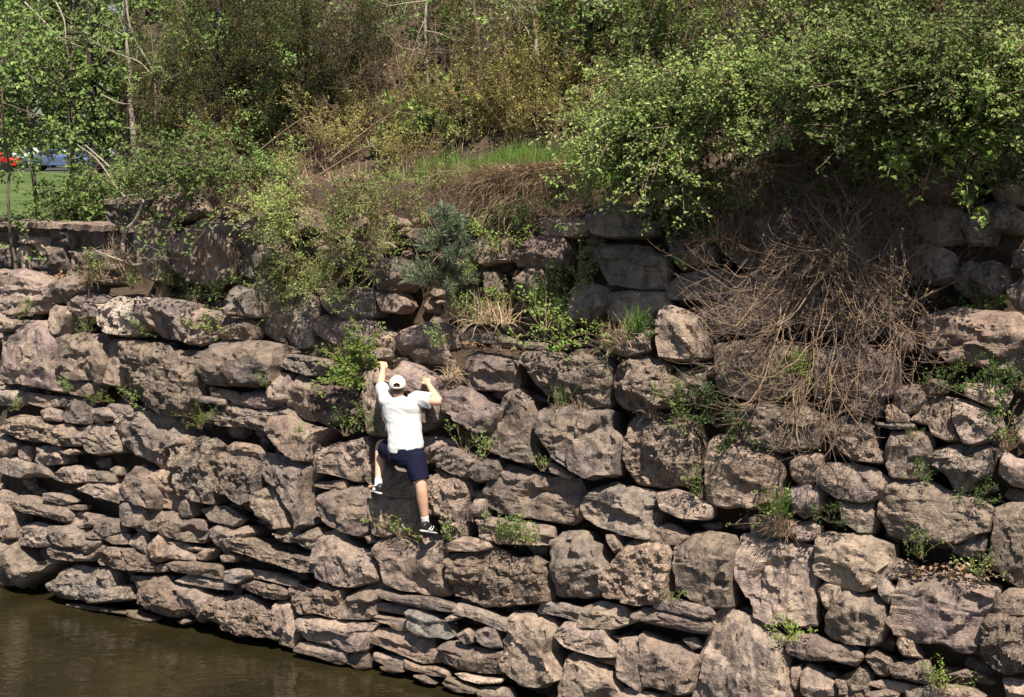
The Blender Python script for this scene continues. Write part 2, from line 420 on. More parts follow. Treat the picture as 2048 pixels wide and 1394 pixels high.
# ------------------------------------------------------------------ stones
STONES = """A 0,541 46,541 83,561 109,566 100,598 86,621 66,621 32,630 0,627
A 106,564 135,552 212,559 221,566 178,569 175,584 149,589 138,601 103,604 100,584
A 141,609 161,584 201,589 218,598 212,635 184,635 166,638 149,624
A 99,621 109,612 138,615 145,627 135,647 126,667 115,667 106,644
A 0,628 17,630 36,647 29,655 0,661
A 34,644 86,644 100,658 112,690 112,733 126,750 123,782 86,776 43,767 0,762 0,675 29,667
Aw 212,607 230,598 287,598 287,647 264,667 244,673 221,664 212,647
A 287,601 321,595 376,607 382,644 373,678 336,675 316,667 290,644
Ar 376,624 402,621 436,627 439,658 416,681 396,690 373,684 370,658
A 443,638 494,641 496,675 445,678
A 456,601 471,575 499,584 496,630 453,627
A 116,675 129,671 138,675 132,704 113,704
A 138,675 155,667 201,670 212,687 214,730 201,770 189,762 166,759 135,750 129,721
A 215,684 250,683 247,767 230,770 215,764 201,744
Ar 250,680 316,687 341,700 402,704 405,739 399,759 399,796 376,833 324,828 281,802 247,770
A 410,701 439,683 511,684 548,690 554,724 545,764 499,770 456,770 410,767 405,739
A 135,762 161,762 192,770 187,787 172,793 143,787
A 422,776 468,785 471,799 428,796
A 0,781 32,780 52,789 43,809 0,809
A 52,786 112,794 118,812 92,814 69,809 52,803
A 118,794 172,797 178,820 175,846 141,843 132,823 118,809
A 83,823 98,817 115,823 115,840 86,837
A 187,820 212,817 227,835 209,840 187,835
A 221,809 253,812 258,823 235,832 221,823
Ar 26,835 43,832 80,837 95,849 135,849 143,863 149,889 123,892 100,886 57,880 20,869 11,860
A 149,857 169,857 198,849 224,849 235,866 238,903 212,906 178,906 169,892 152,886
A 0,872 17,878 29,892 17,906 0,909
A 0,915 17,913 55,929 59,946 43,954 17,949 0,941
A 43,895 57,895 55,918 40,915
A 77,895 115,895 123,915 123,926 86,928 72,921
A 121,903 143,898 151,903 135,909
A 66,935 83,926 95,946 98,952 69,952
A 109,949 126,935 149,932 161,941 178,941 178,964 129,964 109,958
A 178,946 198,944 224,949 224,964 178,961
A 222,939 230,934 238,938 238,949 224,949
A 162,979 181,965 207,965 238,972 238,992 230,1004 201,995 172,984
A 241,987 253,949 267,936 287,949 310,969 313,992 307,1015 241,998
A 278,944 313,941 344,941 350,969 357,987 359,1021 344,1018 319,1012 310,969
A 238,852 247,837 264,820 301,822 344,832 359,837 367,860 374,886 359,895 339,901 336,932 324,935 301,923 267,906 258,886 247,869
Ar 353,895 382,882 419,880 433,898 428,906 425,941 425,1007 402,1004 362,992 359,967 356,923
Ar 430,906 453,906 482,915 514,918 516,952 516,998 488,1004 459,987 439,992 428,969 428,929
A 456,895 471,886 511,892 519,906 516,915 488,915 459,903
A 471,797 488,786 531,784 557,794 562,812 539,817 499,814 473,806
Ar 405,826 425,820 459,807 488,814 539,819 571,812 585,837 582,852 562,866 516,859 465,852 442,852 419,846
A 393,791 442,799 442,809 396,802
A 0,987 17,992 23,1033 26,1073 3,1073 0,1067
A 20,995 57,992 92,1007 129,1012 139,1027 139,1041 126,1044 98,1035 57,1027 26,1015
A 89,989 103,987 126,992 143,1004 121,1008 92,1001
A 138,1010 162,1011 162,1020 138,1018
A 143,1033 158,1025 195,1033 195,1044 178,1053 158,1055 146,1050
A 161,1058 184,1058 201,1038 230,1041 241,1055 244,1064 207,1078 184,1076 164,1067
A 208,1076 224,1067 253,1070 255,1087 230,1087
A 26,1067 43,1053 69,1048 92,1055 98,1073 108,1090 80,1093 43,1087
A 95,1055 141,1053 158,1067 158,1090 135,1093 109,1084
A 152,1093 161,1083 195,1084 184,1104 152,1099
A 100,1099 109,1091 149,1099 172,1110 201,1090 201,1104 184,1121 143,1121 106,1116
Ar 192,1116 209,1096 261,1099 264,1107 290,1116 304,1133 301,1144 273,1142 230,1136 212,1130 201,1130
A 310,1133 324,1129 331,1133 330,1142 313,1143
A 242,1012 253,1005 284,1021 281,1050 270,1053 244,1047
A 284,1030 301,1018 319,1027 321,1058 304,1061 284,1050
A 271,1057 281,1054 290,1061 278,1064
A 264,1078 275,1068 290,1070 290,1104 275,1099 264,1087
A 296,1090 316,1068 324,1076 330,1113 310,1121 290,1113
A 323,1027 344,1025 364,1035 399,1041 407,1064 396,1084 364,1078 330,1070
A 330,1096 344,1093 379,1110 385,1120 344,1116 330,1107
A 336,1081 367,1087 402,1099 382,1101 353,1093
A 395,1110 405,1101 422,1101 413,1119 399,1119
A 405,1021 430,1015 451,1015 482,1038 468,1051 425,1041
A 360,1010 364,997 379,998 382,1030 370,1034 360,1024
A 425,1058 439,1050 465,1058 488,1055 505,1064 488,1078 468,1084 465,1101 448,1104 428,1084
A 334,1130 350,1124 385,1124 436,1132 436,1156 393,1150 350,1142
A 356,1162 379,1150 453,1162 456,1179 425,1176 373,1167
A 442,1113 456,1109 466,1113 462,1123 445,1123
A 453,1144 471,1140 494,1143 496,1153 473,1165 455,1160
Ar 455,1082 480,1068 505,1078 540,1095 575,1108 630,1105 632,1145 600,1142 560,1128 520,1118 475,1102
Ar 415,1203 440,1195 460,1198 495,1195 520,1210 545,1240 548,1278 520,1272 480,1268 440,1255 420,1235
A 912,1220 922,1210 950,1218 1000,1235 1022,1240 1020,1255 1008,1262 980,1250 940,1235 914,1230
A 881,1294 900,1284 925,1292 970,1302 1000,1305 999,1345 970,1345 920,1338 890,1325 882,1310
Ar 897,1115 905,1108 930,1112 962,1100 995,1100 1022,1120 1060,1115 1090,1140 1097,1180 1095,1203 1060,1208 1000,1210 950,1205 910,1190 902,1160
A 925,752 933,715 955,706 1000,712 1028,720 1028,775 1000,782 950,775 928,762
A 920,662 950,658 1000,668 1030,680 1085,685 1080,700 1000,690 930,680
A 1420,885 1450,872 1500,885 1555,915 1560,960 1555,1000 1520,1010 1450,1012 1415,1000
A 972,980 985,945 1015,931 1060,945 1100,955 1150,960 1160,985 1155,1030 1140,1048 1100,1042 1040,1032 1000,1025 975,1010
A 1165,1010 1185,985 1225,968 1260,975 1305,988 1316,1010 1312,1040 1318,1060 1300,1075 1250,1068 1200,1050 1175,1035
A 1318,990 1350,984 1395,1000 1415,1015 1410,1035 1370,1038 1330,1020
A 1205,670 1240,660 1290,662 1295,700 1250,710 1210,700
A 1353,1095 1385,1072 1420,1070 1460,1078 1468,1110 1465,1160 1462,1212 1420,1212 1390,1200 1358,1180 1356,1130
A 1398,1440 1402,1350 1418,1280 1425,1235 1445,1224 1480,1235 1520,1250 1555,1280 1575,1330 1580,1440
A 960,1035 1010,1040 1055,1045 1095,1055 1098,1085 1075,1090 1000,1085 962,1075
A 0,1088 28,1086 42,1110 59,1127 79,1130 103,1116 99,1127 82,1144 57,1153 37,1175 14,1170 0,1167
Ar 105,1164 124,1141 147,1134 218,1138 223,1170 254,1172 257,1198 204,1204 170,1198 122,1195 107,1181
A 260,1155 331,1157 342,1172 370,1215 362,1229 345,1233 319,1226 280,1209 274,1181
A 353,1170 396,1181 418,1192 415,1220 396,1240 373,1212
Ab 136,1208 170,1211 243,1223 243,1228 175,1219 138,1212
Ab 243,1226 254,1222 283,1232 305,1237 300,1242 271,1237
Ab 355,1243 365,1239 375,1243 367,1249
Ar 486,1172 497,1160 525,1167 553,1170 576,1187 559,1198 537,1195 508,1184
A 491,1147 505,1140 551,1148 585,1161 586,1172 551,1164 508,1155
Ar 582,1177 596,1172 621,1181 635,1171 675,1181 676,1209 675,1235 638,1226 607,1228 590,1215
A 675,1209 712,1184 743,1170 771,1175 763,1195 743,1209 751,1226 740,1235 684,1236
A 549,1223 553,1211 579,1211 585,1235 592,1283 587,1293 556,1283 553,1254
A 596,1240 613,1235 650,1239 695,1246 743,1249 732,1263 726,1283 723,1300 700,1302 655,1288 616,1280 602,1263
A 594,1300 604,1287 630,1291 684,1302 685,1322 675,1328 638,1314 596,1304
A 693,1322 703,1309 726,1305 733,1334 717,1336
A 732,1274 740,1257 774,1259 814,1266 856,1274 862,1294 879,1308 873,1322 845,1325 805,1308 763,1291 734,1285
A 754,1308 805,1319 805,1336 774,1331 751,1319
A 763,1335 785,1334 802,1343 785,1346 765,1339
A 814,1322 842,1334 862,1334 887,1342 890,1353 862,1350 816,1338
Ab 829,1353 845,1353 864,1367 847,1365
A 746,1209 754,1206 794,1211 816,1218 816,1230 785,1225 749,1218
A 763,1181 785,1184 814,1192 856,1195 901,1209 904,1218 890,1222 853,1218 808,1209 765,1195
A 746,1229 780,1235 816,1240 816,1259 791,1259 780,1249 751,1240
Ag 819,1223 836,1220 867,1235 884,1246 898,1271 887,1276 833,1266 819,1254
A 890,1237 904,1230 912,1235 907,1240 893,1243
A 915,1271 932,1260 941,1269 944,1283 927,1287
A 955,1266 972,1257 989,1260 994,1291 975,1293 958,1283
Ab 917,1350 929,1348 960,1356 993,1358 992,1365 960,1367 927,1358
Ab 890,1370 898,1359 921,1367 952,1379 946,1386 915,1382
Ab 960,1384 977,1376 1006,1380 1017,1401 966,1401
A 542,857 549,833 572,834 623,855 652,857 635,875 629,898 621,918 589,916 569,903 557,883 543,872
A 519,921 532,910 575,918 629,929 626,952 618,975 615,1007 621,1044 598,1055 592,1030 580,1007 560,975 535,966 523,943
A 512,1012 517,987 535,972 560,984 580,1018 585,1053 552,1053 523,1035
A 639,921 652,895 687,886 724,877 733,895 733,938 721,961 704,958 681,952 641,941
A 629,966 652,964 684,961 687,978 667,979 632,972
A 642,1007 649,987 681,981 704,974 727,978 741,995 745,1030 743,1058 715,1071 692,1064 664,1050 646,1030
A 747,998 755,984 778,1001 824,1001 836,1044 824,1067 755,1070
A 738,926 755,923 778,943 824,949 850,972 853,998 784,995 744,972
Ar 553,1067 569,1058 601,1067 626,1057 635,1070 632,1090 618,1096 603,1087 566,1083
A 636,1087 644,1067 684,1067 687,1084 707,1098 733,1107 751,1124 753,1159 715,1170 681,1172 652,1164 635,1156 632,1116
A 730,1075 741,1071 747,1083 735,1086
A 735,1106 747,1101 751,1113 738,1114
A 758,1090 767,1073 810,1058 862,1073 893,1075 893,1101 887,1133 892,1187 862,1190 819,1182 784,1167 770,1124 755,1113
Ar 853,955 882,946 919,955 933,978 931,1007 925,1044 928,1070 908,1073 890,1055 882,1030 862,1027 859,984
A 876,906 890,895 919,900 939,912 951,923 939,941 928,955 905,943 879,932
A 939,929 962,921 991,921 996,938 985,958 956,961 939,949
A 847,877 882,877 910,889 890,898 876,915 853,921 849,900
A 899,1087 919,1075 968,1083 974,1096 953,1101 899,1101
A 936,981 965,984 965,995 936,992
A 942,1012 948,1002 965,1002 965,1030 936,1030
U 500,615 503,577 526,557 566,572 603,586 632,615 632,649 629,695 606,698 575,687 546,675 514,661 497,643
U 646,580 681,577 738,577 743,598 741,632 698,635 658,626 649,606
U 641,641 652,632 689,638 730,635 753,655 755,687 738,701 667,698 652,678 641,661
U 755,583 796,583 810,609 796,623 767,621
U 738,552 755,523 784,517 810,543 813,563 790,579 755,575
U 810,661 842,649 882,649 902,661 905,695 882,709 873,738 850,741 810,721 796,695
U 755,669 781,666 801,684 793,701 761,698
Ar 557,712 595,709 641,718 664,730 655,747 618,750 578,738 557,727
A 542,773 552,750 578,750 578,798 549,801 540,787
A 578,764 595,754 623,767 632,801 623,836 601,830 578,813
Ar 629,775 658,773 681,784 707,775 727,787 730,813 710,830 692,844 658,850 635,841 623,821
A 776,747 804,727 842,744 862,758 862,787 839,793 819,787 781,781 773,764
A 839,816 862,784 893,775 893,810 882,839 847,856 839,839
A 893,784 916,775 939,778 968,804 999,816 994,833 982,859 951,864 928,847 896,824
A 882,753 905,753 919,761 910,775 890,775
A 735,747 755,738 773,758 778,816 773,867 738,862 733,787
Ar 1043,726 1055,703 1081,698 1132,709 1184,703 1218,721 1221,761 1213,807 1178,818 1144,798 1103,795 1075,772 1063,738
Ar 1227,769 1233,729 1258,715 1299,721 1330,729 1327,746 1347,761 1345,787 1327,812 1279,820 1244,815 1230,795
A 1353,743 1370,743 1399,752 1413,778 1390,801 1359,798 1350,772
A 1319,623 1336,614 1362,623 1390,643 1402,675 1402,712 1373,718 1330,712 1322,686 1322,657
A 977,873 992,835 1012,789 1037,787 1060,801 1070,835 1073,873 1066,887 1075,921 1055,924 1037,921 994,907 980,887
A 1076,827 1098,815 1138,809 1184,818 1213,824 1218,853 1231,873 1230,947 1215,950 1178,953 1147,941 1115,916 1092,887 1078,858
Ar 1256,850 1264,835 1304,832 1356,841 1388,850 1396,881 1390,919 1385,956 1362,973 1333,970 1290,964 1279,959 1258,944 1251,916 1254,875
A 1101,930 1109,930 1138,950 1132,956 1103,944
U 1181,423 1218,406 1276,415 1310,435 1307,464 1276,472 1218,472 1187,466
U 1184,498 1218,491 1276,495 1304,501 1336,518 1330,575 1299,578 1224,567 1207,547 1201,530
U 1218,587 1276,584 1327,587 1330,613 1304,624 1299,653 1233,644 1213,616
U 1336,575 1362,550 1413,541 1448,544 1465,575 1448,598 1390,598 1339,596
U 1144,581 1161,567 1207,578 1213,610 1184,636 1144,636
U 1029,507 1055,475 1109,469 1129,495 1124,538 1086,532 1063,530 1035,530
U 1032,558 1055,532 1083,538 1083,575 1055,587 1032,575
U 969,558 977,544 994,547 997,587 977,593 970,581
U 1081,438 1121,435 1169,438 1178,461 1138,472 1086,466
U 1339,472 1390,472 1425,487 1431,530 1362,535 1345,507
U 954,478 1009,478 1012,518 966,527 943,512
Ur 1935,432 1981,406 2014,406 2040,432 2034,458 1988,458 1974,485 1935,485
Ur 1908,547 1941,528 1984,524 2011,534 2011,571 1984,590 1941,594 1915,577
A 1829,643 1866,627 1928,617 1974,627 2027,627 2067,650 2067,749 2001,749 1955,729 1902,726 1862,696 1846,663
U 2014,580 2054,554 2054,617 2034,613
U 2027,511 2064,501 2064,531 2031,531
A 1790,650 1819,650 1819,696 1790,703
U 1836,425 1882,412 1925,429 1925,478 1869,485 1839,465
U 1819,498 1866,491 1902,505 1905,551 1866,564 1823,547
U 1984,340 2027,333 2054,359 2047,399 2001,399 1981,373
U 1400,560 1520,545 1600,570 1600,650 1500,670 1410,650
U 1610,570 1720,560 1800,590 1790,670 1700,680 1610,660
A 1430,690 1540,680 1620,700 1610,790 1520,800 1440,780
A 1630,700 1720,690 1790,720 1780,790 1700,800 1630,790
A 1480,810 1580,810 1640,830 1630,890 1560,900 1490,880
U 1450,420 1560,410 1610,450 1600,530 1500,540 1440,500
U 1630,430 1740,420 1800,460 1790,540 1690,550 1630,520
U 1570,260 1640,250 1660,320 1600,345 1560,320
U 285,445 330,440 345,500 330,560 300,555 285,500
U 350,470 400,440 450,445 470,500 450,560 390,570 350,540
U 475,450 520,440 560,470 570,530 520,560 478,545
Ur 218,400 260,388 300,400 300,440 260,450 222,445
U 310,395 370,385 400,420 380,438 320,436
U 649,513 686,481 726,489 734,516 702,534 659,532
U 914,510 935,505 951,532 949,556 925,561
U 566,418 611,418 617,452 588,468 564,449
A 1731,777 1752,776 1767,792 1761,813 1755,828 1719,831 1707,810 1719,792
A 1793,783 1814,773 1847,777 1847,798 1835,819 1814,825 1790,807
A 1850,771 1862,761 1888,765 1888,783 1862,789 1848,783
A 1933,768 1951,771 2004,771 2017,789 2004,813 1980,810 1951,798 1936,789
A 1826,840 1838,816 1853,801 1865,791 1882,796 1906,801 1912,834 1918,878 1894,878 1865,866 1859,851
A 1906,801 1945,810 1977,825 1998,854 1974,878 1945,884 1927,881 1912,848
A 1758,845 1784,848 1820,848 1817,857 1784,857 1761,851
A 1773,813 1787,810 1811,828 1811,843 1776,843
A 1781,866 1823,863 1856,872 1857,908 1850,946 1826,955 1781,952 1773,926 1771,896
Ar 1859,914 1879,899 1915,887 1945,886 1977,902 1977,926 1969,952 1945,958 1933,979 1909,970 1885,943 1865,929
A 2001,943 2010,905 2031,920 2058,926 2058,973 2022,967
A 2031,843 2058,831 2058,890 2034,869
Ar 1654,848 1707,837 1740,843 1749,866 1752,893 1764,908 1761,923 1707,920 1683,902 1660,878
A 1585,926 1606,911 1639,914 1642,938 1630,958 1606,967 1585,955
A 1642,946 1660,929 1701,932 1743,940 1770,961 1761,985 1746,997 1719,1003 1683,997 1654,982 1639,967
A 1689,1000 1722,1006 1746,1003 1749,1033 1743,1065 1719,1065 1689,1041 1683,1021
A 1773,964 1796,958 1832,964 1885,979 1945,1000 1974,1015 1983,1030 1977,1062 1945,1068 1912,1086 1856,1086 1820,1083 1781,1068 1759,1030 1758,1015
A 1912,1092 1945,1071 1971,1067 1971,1100 1966,1113 1930,1110 1912,1101
A 1583,979 1618,973 1636,985 1630,1021 1606,1030 1588,1015
A 1505,1038 1538,1033 1583,1041 1583,1068 1553,1071 1508,1065
A 1588,1050 1618,1047 1633,1056 1630,1077 1600,1080
A 1989,1027 2022,1013 2061,1015 2061,1172 2019,1160 2004,1140 1983,1134 1980,1113 1989,1089
A 1471,1119 1485,1074 1511,1074 1559,1086 1618,1095 1630,1101 1629,1178 1629,1252 1606,1249 1553,1246 1511,1232 1505,1202 1476,1160
Ab 1633,1119 1639,1071 1672,1071 1722,1073 1761,1086 1778,1092 1776,1119 1755,1143 1752,1172 1719,1178 1683,1175 1633,1151
A 1767,1134 1781,1119 1823,1131 1817,1148 1784,1157 1764,1148
A 1755,1166 1764,1157 1790,1184 1790,1202 1773,1202 1758,1187
A 1793,1190 1808,1151 1856,1143 1915,1148 1960,1166 1992,1178 1989,1202 1971,1232 1969,1276 1951,1300 1927,1303 1891,1285 1856,1285 1823,1285 1796,1261 1776,1238 1790,1220
A 1639,1184 1654,1169 1678,1175 1675,1196 1669,1214 1651,1211
A 1654,1238 1672,1196 1692,1178 1722,1187 1755,1196 1770,1214 1770,1246 1755,1285 1737,1289 1695,1288 1666,1276 1654,1261
A 1577,1291 1594,1273 1624,1273 1663,1291 1707,1295 1718,1312 1701,1330 1666,1318 1624,1321 1580,1306
A 1583,1338 1600,1334 1600,1356 1591,1374 1583,1365
A 1605,1350 1618,1336 1642,1350 1666,1371 1663,1389 1630,1398 1606,1386
A 1645,1350 1660,1346 1670,1353 1660,1358
Ar 1672,1359 1707,1347 1713,1338 1728,1341 1737,1362 1734,1410 1678,1410
Ar 1734,1318 1743,1303 1776,1321 1787,1330 1767,1347 1752,1344
Ar 1781,1336 1808,1327 1850,1324 1854,1350 1850,1365 1808,1356 1790,1356
A 1740,1368 1773,1362 1847,1377 1847,1389 1802,1383 1767,1377
A 1873,1386 1897,1374 1939,1380 1963,1394 1885,1398
A 1903,1350 1933,1341 1966,1353 1945,1356
A 1737,1389 1767,1383 1790,1392 1773,1410 1737,1410
A 1995,1202 2019,1184 2061,1184 2061,1226 2004,1229 1989,1220
Ar 1971,1238 2004,1232 2061,1238 2061,1333 2010,1341 1974,1321 1966,1291
A 2010,1365 2061,1368 2061,1416 2022,1416
Ar 1796,1291 1802,1270 1823,1285 1823,1300 1838,1312 1808,1309
A 1814,1386 1853,1377 1868,1392 1868,1416 1820,1416
A 1110,1079 1118,1068 1144,1064 1169,1068 1178,1088 1195,1096 1209,1127 1212,1155 1203,1187 1164,1192 1113,1187 1104,1158 1107,1113
Ar 1209,1170 1212,1136 1240,1110 1251,1093 1285,1083 1336,1088 1343,1122 1336,1170 1330,1198 1310,1209 1279,1206 1243,1198 1212,1195
A 1296,1068 1322,1055 1339,1052 1373,1073 1356,1088 1327,1085 1299,1079
A 1082,1223 1090,1206 1118,1208 1158,1218 1169,1223 1155,1243 1124,1232 1084,1226
Ab 1161,1246 1169,1218 1200,1208 1237,1215 1268,1235 1265,1243 1220,1257 1180,1254 1164,1257
A 1268,1229 1294,1218 1342,1226 1404,1240 1415,1252 1409,1266 1378,1263 1327,1252 1274,1240
A 1005,1283 1022,1263 1026,1232 1050,1230 1079,1237 1107,1252 1113,1274 1101,1305 1115,1334 1124,1356 1101,1362 1082,1370 1042,1370 1017,1353 1004,1331
A 1113,1271 1130,1249 1155,1249 1164,1260 1203,1259 1209,1277 1223,1297 1226,1311 1197,1312 1169,1305 1135,1291
A 1223,1273 1254,1274 1240,1280
A 1124,1348 1135,1317 1152,1312 1186,1328 1209,1336 1226,1359 1237,1382 1231,1407 1130,1407 1124,1370
A 1195,1317 1231,1317 1231,1331 1197,1322
A 1231,1305 1245,1283 1265,1280 1282,1285 1288,1308 1285,1353 1274,1379 1243,1356 1234,1328
A 1285,1271 1305,1277 1327,1291 1364,1297 1390,1317 1387,1345 1378,1384 1342,1384 1291,1373 1285,1348 1289,1305
A 1238,1379 1271,1382 1308,1391 1308,1404 1237,1404
A 1367,1280 1387,1277 1400,1294 1384,1297
A 1395,1325 1412,1283 1418,1311 1426,1353 1401,1404 1378,1404 1398,1356
Ab 960,1379 985,1377 1017,1396 960,1396
A 1316,1209 1330,1198 1356,1201 1412,1215 1418,1229 1401,1237 1356,1226 1313,1216
A 1212,1073 1229,1073 1240,1096 1226,1102
W 0,463 26,466 32,483 0,483
Wb 37,469 66,475 95,475 98,506 80,509 75,489 46,486
W 65,452 96,453 95,463 66,465
W 98,455 126,455 126,472 109,475 98,466
W 26,452 62,450 63,465 46,467 29,463
W -6,452 23,452 23,462 -6,460
W 129,459 155,457 156,486 146,498 129,483
W 158,455 188,455 189,492 164,492
W 192,455 212,455 215,492 192,492
W 217,455 235,457 238,492 218,495
W -6,489 23,489 26,532 -6,538
Wb 37,498 57,500 57,538 40,543
W 62,515 98,515 98,538 66,535
W 100,492 132,492 136,543 121,549 100,541
W 141,500 184,500 184,535 149,538
W 187,498 212,498 209,538 187,541
W 60,541 98,541 98,558 80,555
W 240,455 267,456 267,495 241,495
W 214,499 244,499 241,538 212,538
W 141,539 184,538 187,561 138,561
W -6,541 37,538 57,546 55,564 -6,561
U 1690,305 1790,292 1830,370 1790,415 1700,410
U 1842,295 1925,288 1955,345 1930,395 1850,388
U 1560,352 1655,345 1680,405 1600,418
U 1965,300 2070,290 2075,350 1985,360"""

def chaikin(P, q=.05):
    A = P; Bn = np.roll(P, -1, 0)
    return np.stack([A * (1 - q) + Bn * q, A * q + Bn * (1 - q)], 1).reshape(-1, 2)

def resample(P, M):
    Q_ = np.vstack([P, P[:1]]); L = np.r_[0, np.cumsum(np.linalg.norm(np.diff(Q_, axis=0), axis=1))]
    t = np.arange(M) * L[-1] / M
    return np.stack([np.interp(t, L, Q_[:, 0]), np.interp(t, L, Q_[:, 1])], 1), L[-1]

def make_stone(poly, kind, rng, basis, scale=1.):
    """poly in face coordinates (a along the wall, b up the face) -> verts relative to the centre"""
    eu, es, en = basis
    P = chaikin(poly)
    per = np.linalg.norm(np.diff(np.vstack([P, P[:1]]), axis=0), axis=1).sum()
    M = int(np.clip(per / .026, 26, 96))
    P, per = resample(P, M)
    c = P.mean(0); P = c + (P - c) * (1 + .034 / max(.1, np.linalg.norm(P - c, axis=1).mean()))
    area = .5 * abs(np.sum(P[:, 0] * np.roll(P[:, 1], -1) - P[:, 1] * np.roll(P[:, 0], -1)))
    m = min(area / (per / 4 + 1e-6) , math.sqrt(area))      # typical thickness of the outline
    ext = P.max(0) - P.min(0); mn = min(ext)
    rough = kind in ('r', 'w')
    H = float(np.clip(.36 * mn, .035, .21)) * rng.uniform(.8, 1.25)
    seed = rng.uniform(0, 100, 3)
    # edge roughness
    d = P - c; r = np.linalg.norm(d, axis=1, keepdims=True); dn = d / (r + 1e-6)
    s3 = np.c_[P * 7, np.zeros(M)] + seed
    amp = np.clip(.04 * mn, .004, .022) * (1.5 if rough else 1.)
    P = P + dn * (fbm(s3, 3) * amp)[:, None]
    d = P - c; r = np.linalg.norm(d, axis=1)
    # a square grid wrapped on to the outline: even cells all over the face
    Kx = int(np.clip(max(ext) / 2 / .027, 4, 15)); n_ = 2 * Kx + 1
    ii, jj = np.meshgrid(np.arange(-Kx, Kx + 1), np.arange(-Kx, Kx + 1), indexing='ij')
    rr = np.maximum(abs(ii), abs(jj)).astype(float)
    g = np.maximum(rr, 1e-6); sx, sy = ii / g, jj / g
    par_ = np.where((sx >= 1) & (sy > -1), (sy + 1) / 2, np.where(sy >= 1, 1 + (1 - sx) / 2, np.where(sx <= -1, 2 + (1 - sy) / 2, 3 + (sx + 1) / 2))) % 4
    # start the outline at its lower right corner, running up
    area_s = np.sum(P[:, 0] * np.roll(P[:, 1], -1) - P[:, 1] * np.roll(P[:, 0], -1))
    Pc = P if area_s > 0 else P[::-1]
    Pc = np.roll(Pc, -int(np.argmax((Pc[:, 0] - c[0]) / ext[0] - (Pc[:, 1] - c[1]) / ext[1])), 0)
    # match the four outline corners to the four grid corners
    scs = [np.argmax((Pc[:, 0] - c[0]) / ext[0] * a1_ + (Pc[:, 1] - c[1]) / ext[1] * b1_) for a1_, b1_ in ((1, 1), (-1, 1), (-1, -1))]
    if not (0 < scs[0] < scs[1] < scs[2] < M): scs = [M // 4, M // 2, 3 * M // 4]
    kx = np.interp(par_.ravel(), [0, 1, 2, 3, 4], [0, scs[0], scs[1], scs[2], M])
    Pw = np.vstack([Pc, Pc[:1]]); tt_ = np.arange(M + 1)
    bx = np.stack([np.interp(kx, tt_, Pw[:, 0]), np.interp(kx, tt_, Pw[:, 1])], 1)
    rings = (c + (bx - c) * (rr.ravel() / Kx)[:, None]).reshape(n_, n_, 2)
    # true distance to the outline, and which edge is nearest
    Aq = Pc; Bq = np.roll(Pc, -1, 0); ab = Bq - Aq
    w_ = rings.reshape(-1, 1, 2) - Aq[None]
    tq = np.clip((w_ * ab[None]).sum(-1) / ((ab ** 2).sum(-1)[None] + 1e-9), 0, 1)
    dd = np.linalg.norm(w_ - tq[..., None] * ab[None], axis=-1)
    near = dd.argmin(1); dist = dd.min(1).reshape(n_, n_)
    en_ = np.stack([ab[:, 1], -ab[:, 0]], 1); en_ /= np.linalg.norm(en_, axis=1, keepdims=True) + 1e-9
    en_ = (en_ + np.roll(en_, 1, 0) + np.roll(en_, -1, 0) + np.roll(en_, 2, 0) + np.roll(en_, -2, 0)) / 5
    dn = en_[near]
    # wider lit shoulder where the edge faces up, tighter elsewhere
    upn = np.clip(dn[:, 1], -1, 1)
    wid = (.014 + .10 * np.clip(upn, 0, 1) ** 2 + .018 * np.clip(dn[:, 0], 0, 1)) * np.clip(mn / .35, .35, 1.25) * rng.uniform(.7, 1.3)
    wid = wid * (1 + .5 * vnoise(np.c_[rings.reshape(-1, 2) * 5, np.zeros(n_ * n_)] + seed))
    t_ = dist / (wid.reshape(n_, n_) + 1e-4)
    prof = np.where(t_ < 1, t_ * (1.35 - .35 * t_), 1.)
    q = (rings - c) / (np.array([ext[0], ext[1]]).clip(.05) / 2)
    q = q + .22 * np.stack([fbm(np.c_[rings.reshape(-1, 2) * 4, np.full(n_ * n_, 2.)] + seed, 3), fbm(np.c_[rings.reshape(-1, 2) * 4, np.full(n_ * n_, 7.)] + seed, 3)], -1).reshape(n_, n_, 2)
    tx, ty = rng.uniform(-.25, .25), rng.uniform(-.55, .05)
    pl = H * (1 - tx * q[..., 0] - ty * q[..., 1])          # the main broken face
    for k in range(rng.randint(1, 5)):
        a = rng.uniform(0, 2 * math.pi)
        pl = np.minimum(pl, H * (1.02 - rng.uniform(.4, 1.3) * (q[..., 0] * math.cos(a) + q[..., 1] * math.sin(a) - rng.uniform(.2, .85))))
    for k in range(rng.randint(0, 3)):                      # spalled hollows
        a = rng.uniform(0, 2 * math.pi); e = q[..., 0] * math.cos(a) + q[..., 1] * math.sin(a) - rng.uniform(-.2, .4)
        pl = pl - H * .28 * np.clip(e / .08, 0, 1) * np.clip(1.4 - np.abs(q[..., 0] * math.sin(a) - q[..., 1] * math.cos(a) - rng.uniform(-.5, .5)) * 2.2, 0, 1)
    # broken facets: each patch of the face has its own plane, with small steps between
    ns_ = rng.randint(4, 10); sites = rng.uniform(-1, 1, (ns_, 2))
    sl_ = rng.uniform(-.34, .34, (ns_, 2)); of_ = rng.uniform(-.26, .08, ns_)
    qd = q.reshape(-1, 1, 2) - sites[None]
    o2 = np.argsort((qd ** 2).sum(-1), 1)[:, :2]; rw = np.arange(len(o2))
    fv = lambda kk: of_[kk] + (qd[rw, kk] * sl_[kk]).sum(-1)
    d1 = np.sqrt((qd[rw, o2[:, 0]] ** 2).sum(-1)); d2 = np.sqrt((qd[rw, o2[:, 1]] ** 2).sum(-1))
    bl_ = np.clip((d2 - d1) / .06, 0, 1) * .5 + .5
    pl = pl + H * (fv(o2[:, 0]) * bl_ + fv(o2[:, 1]) * (1 - bl_)).reshape(n_, n_)
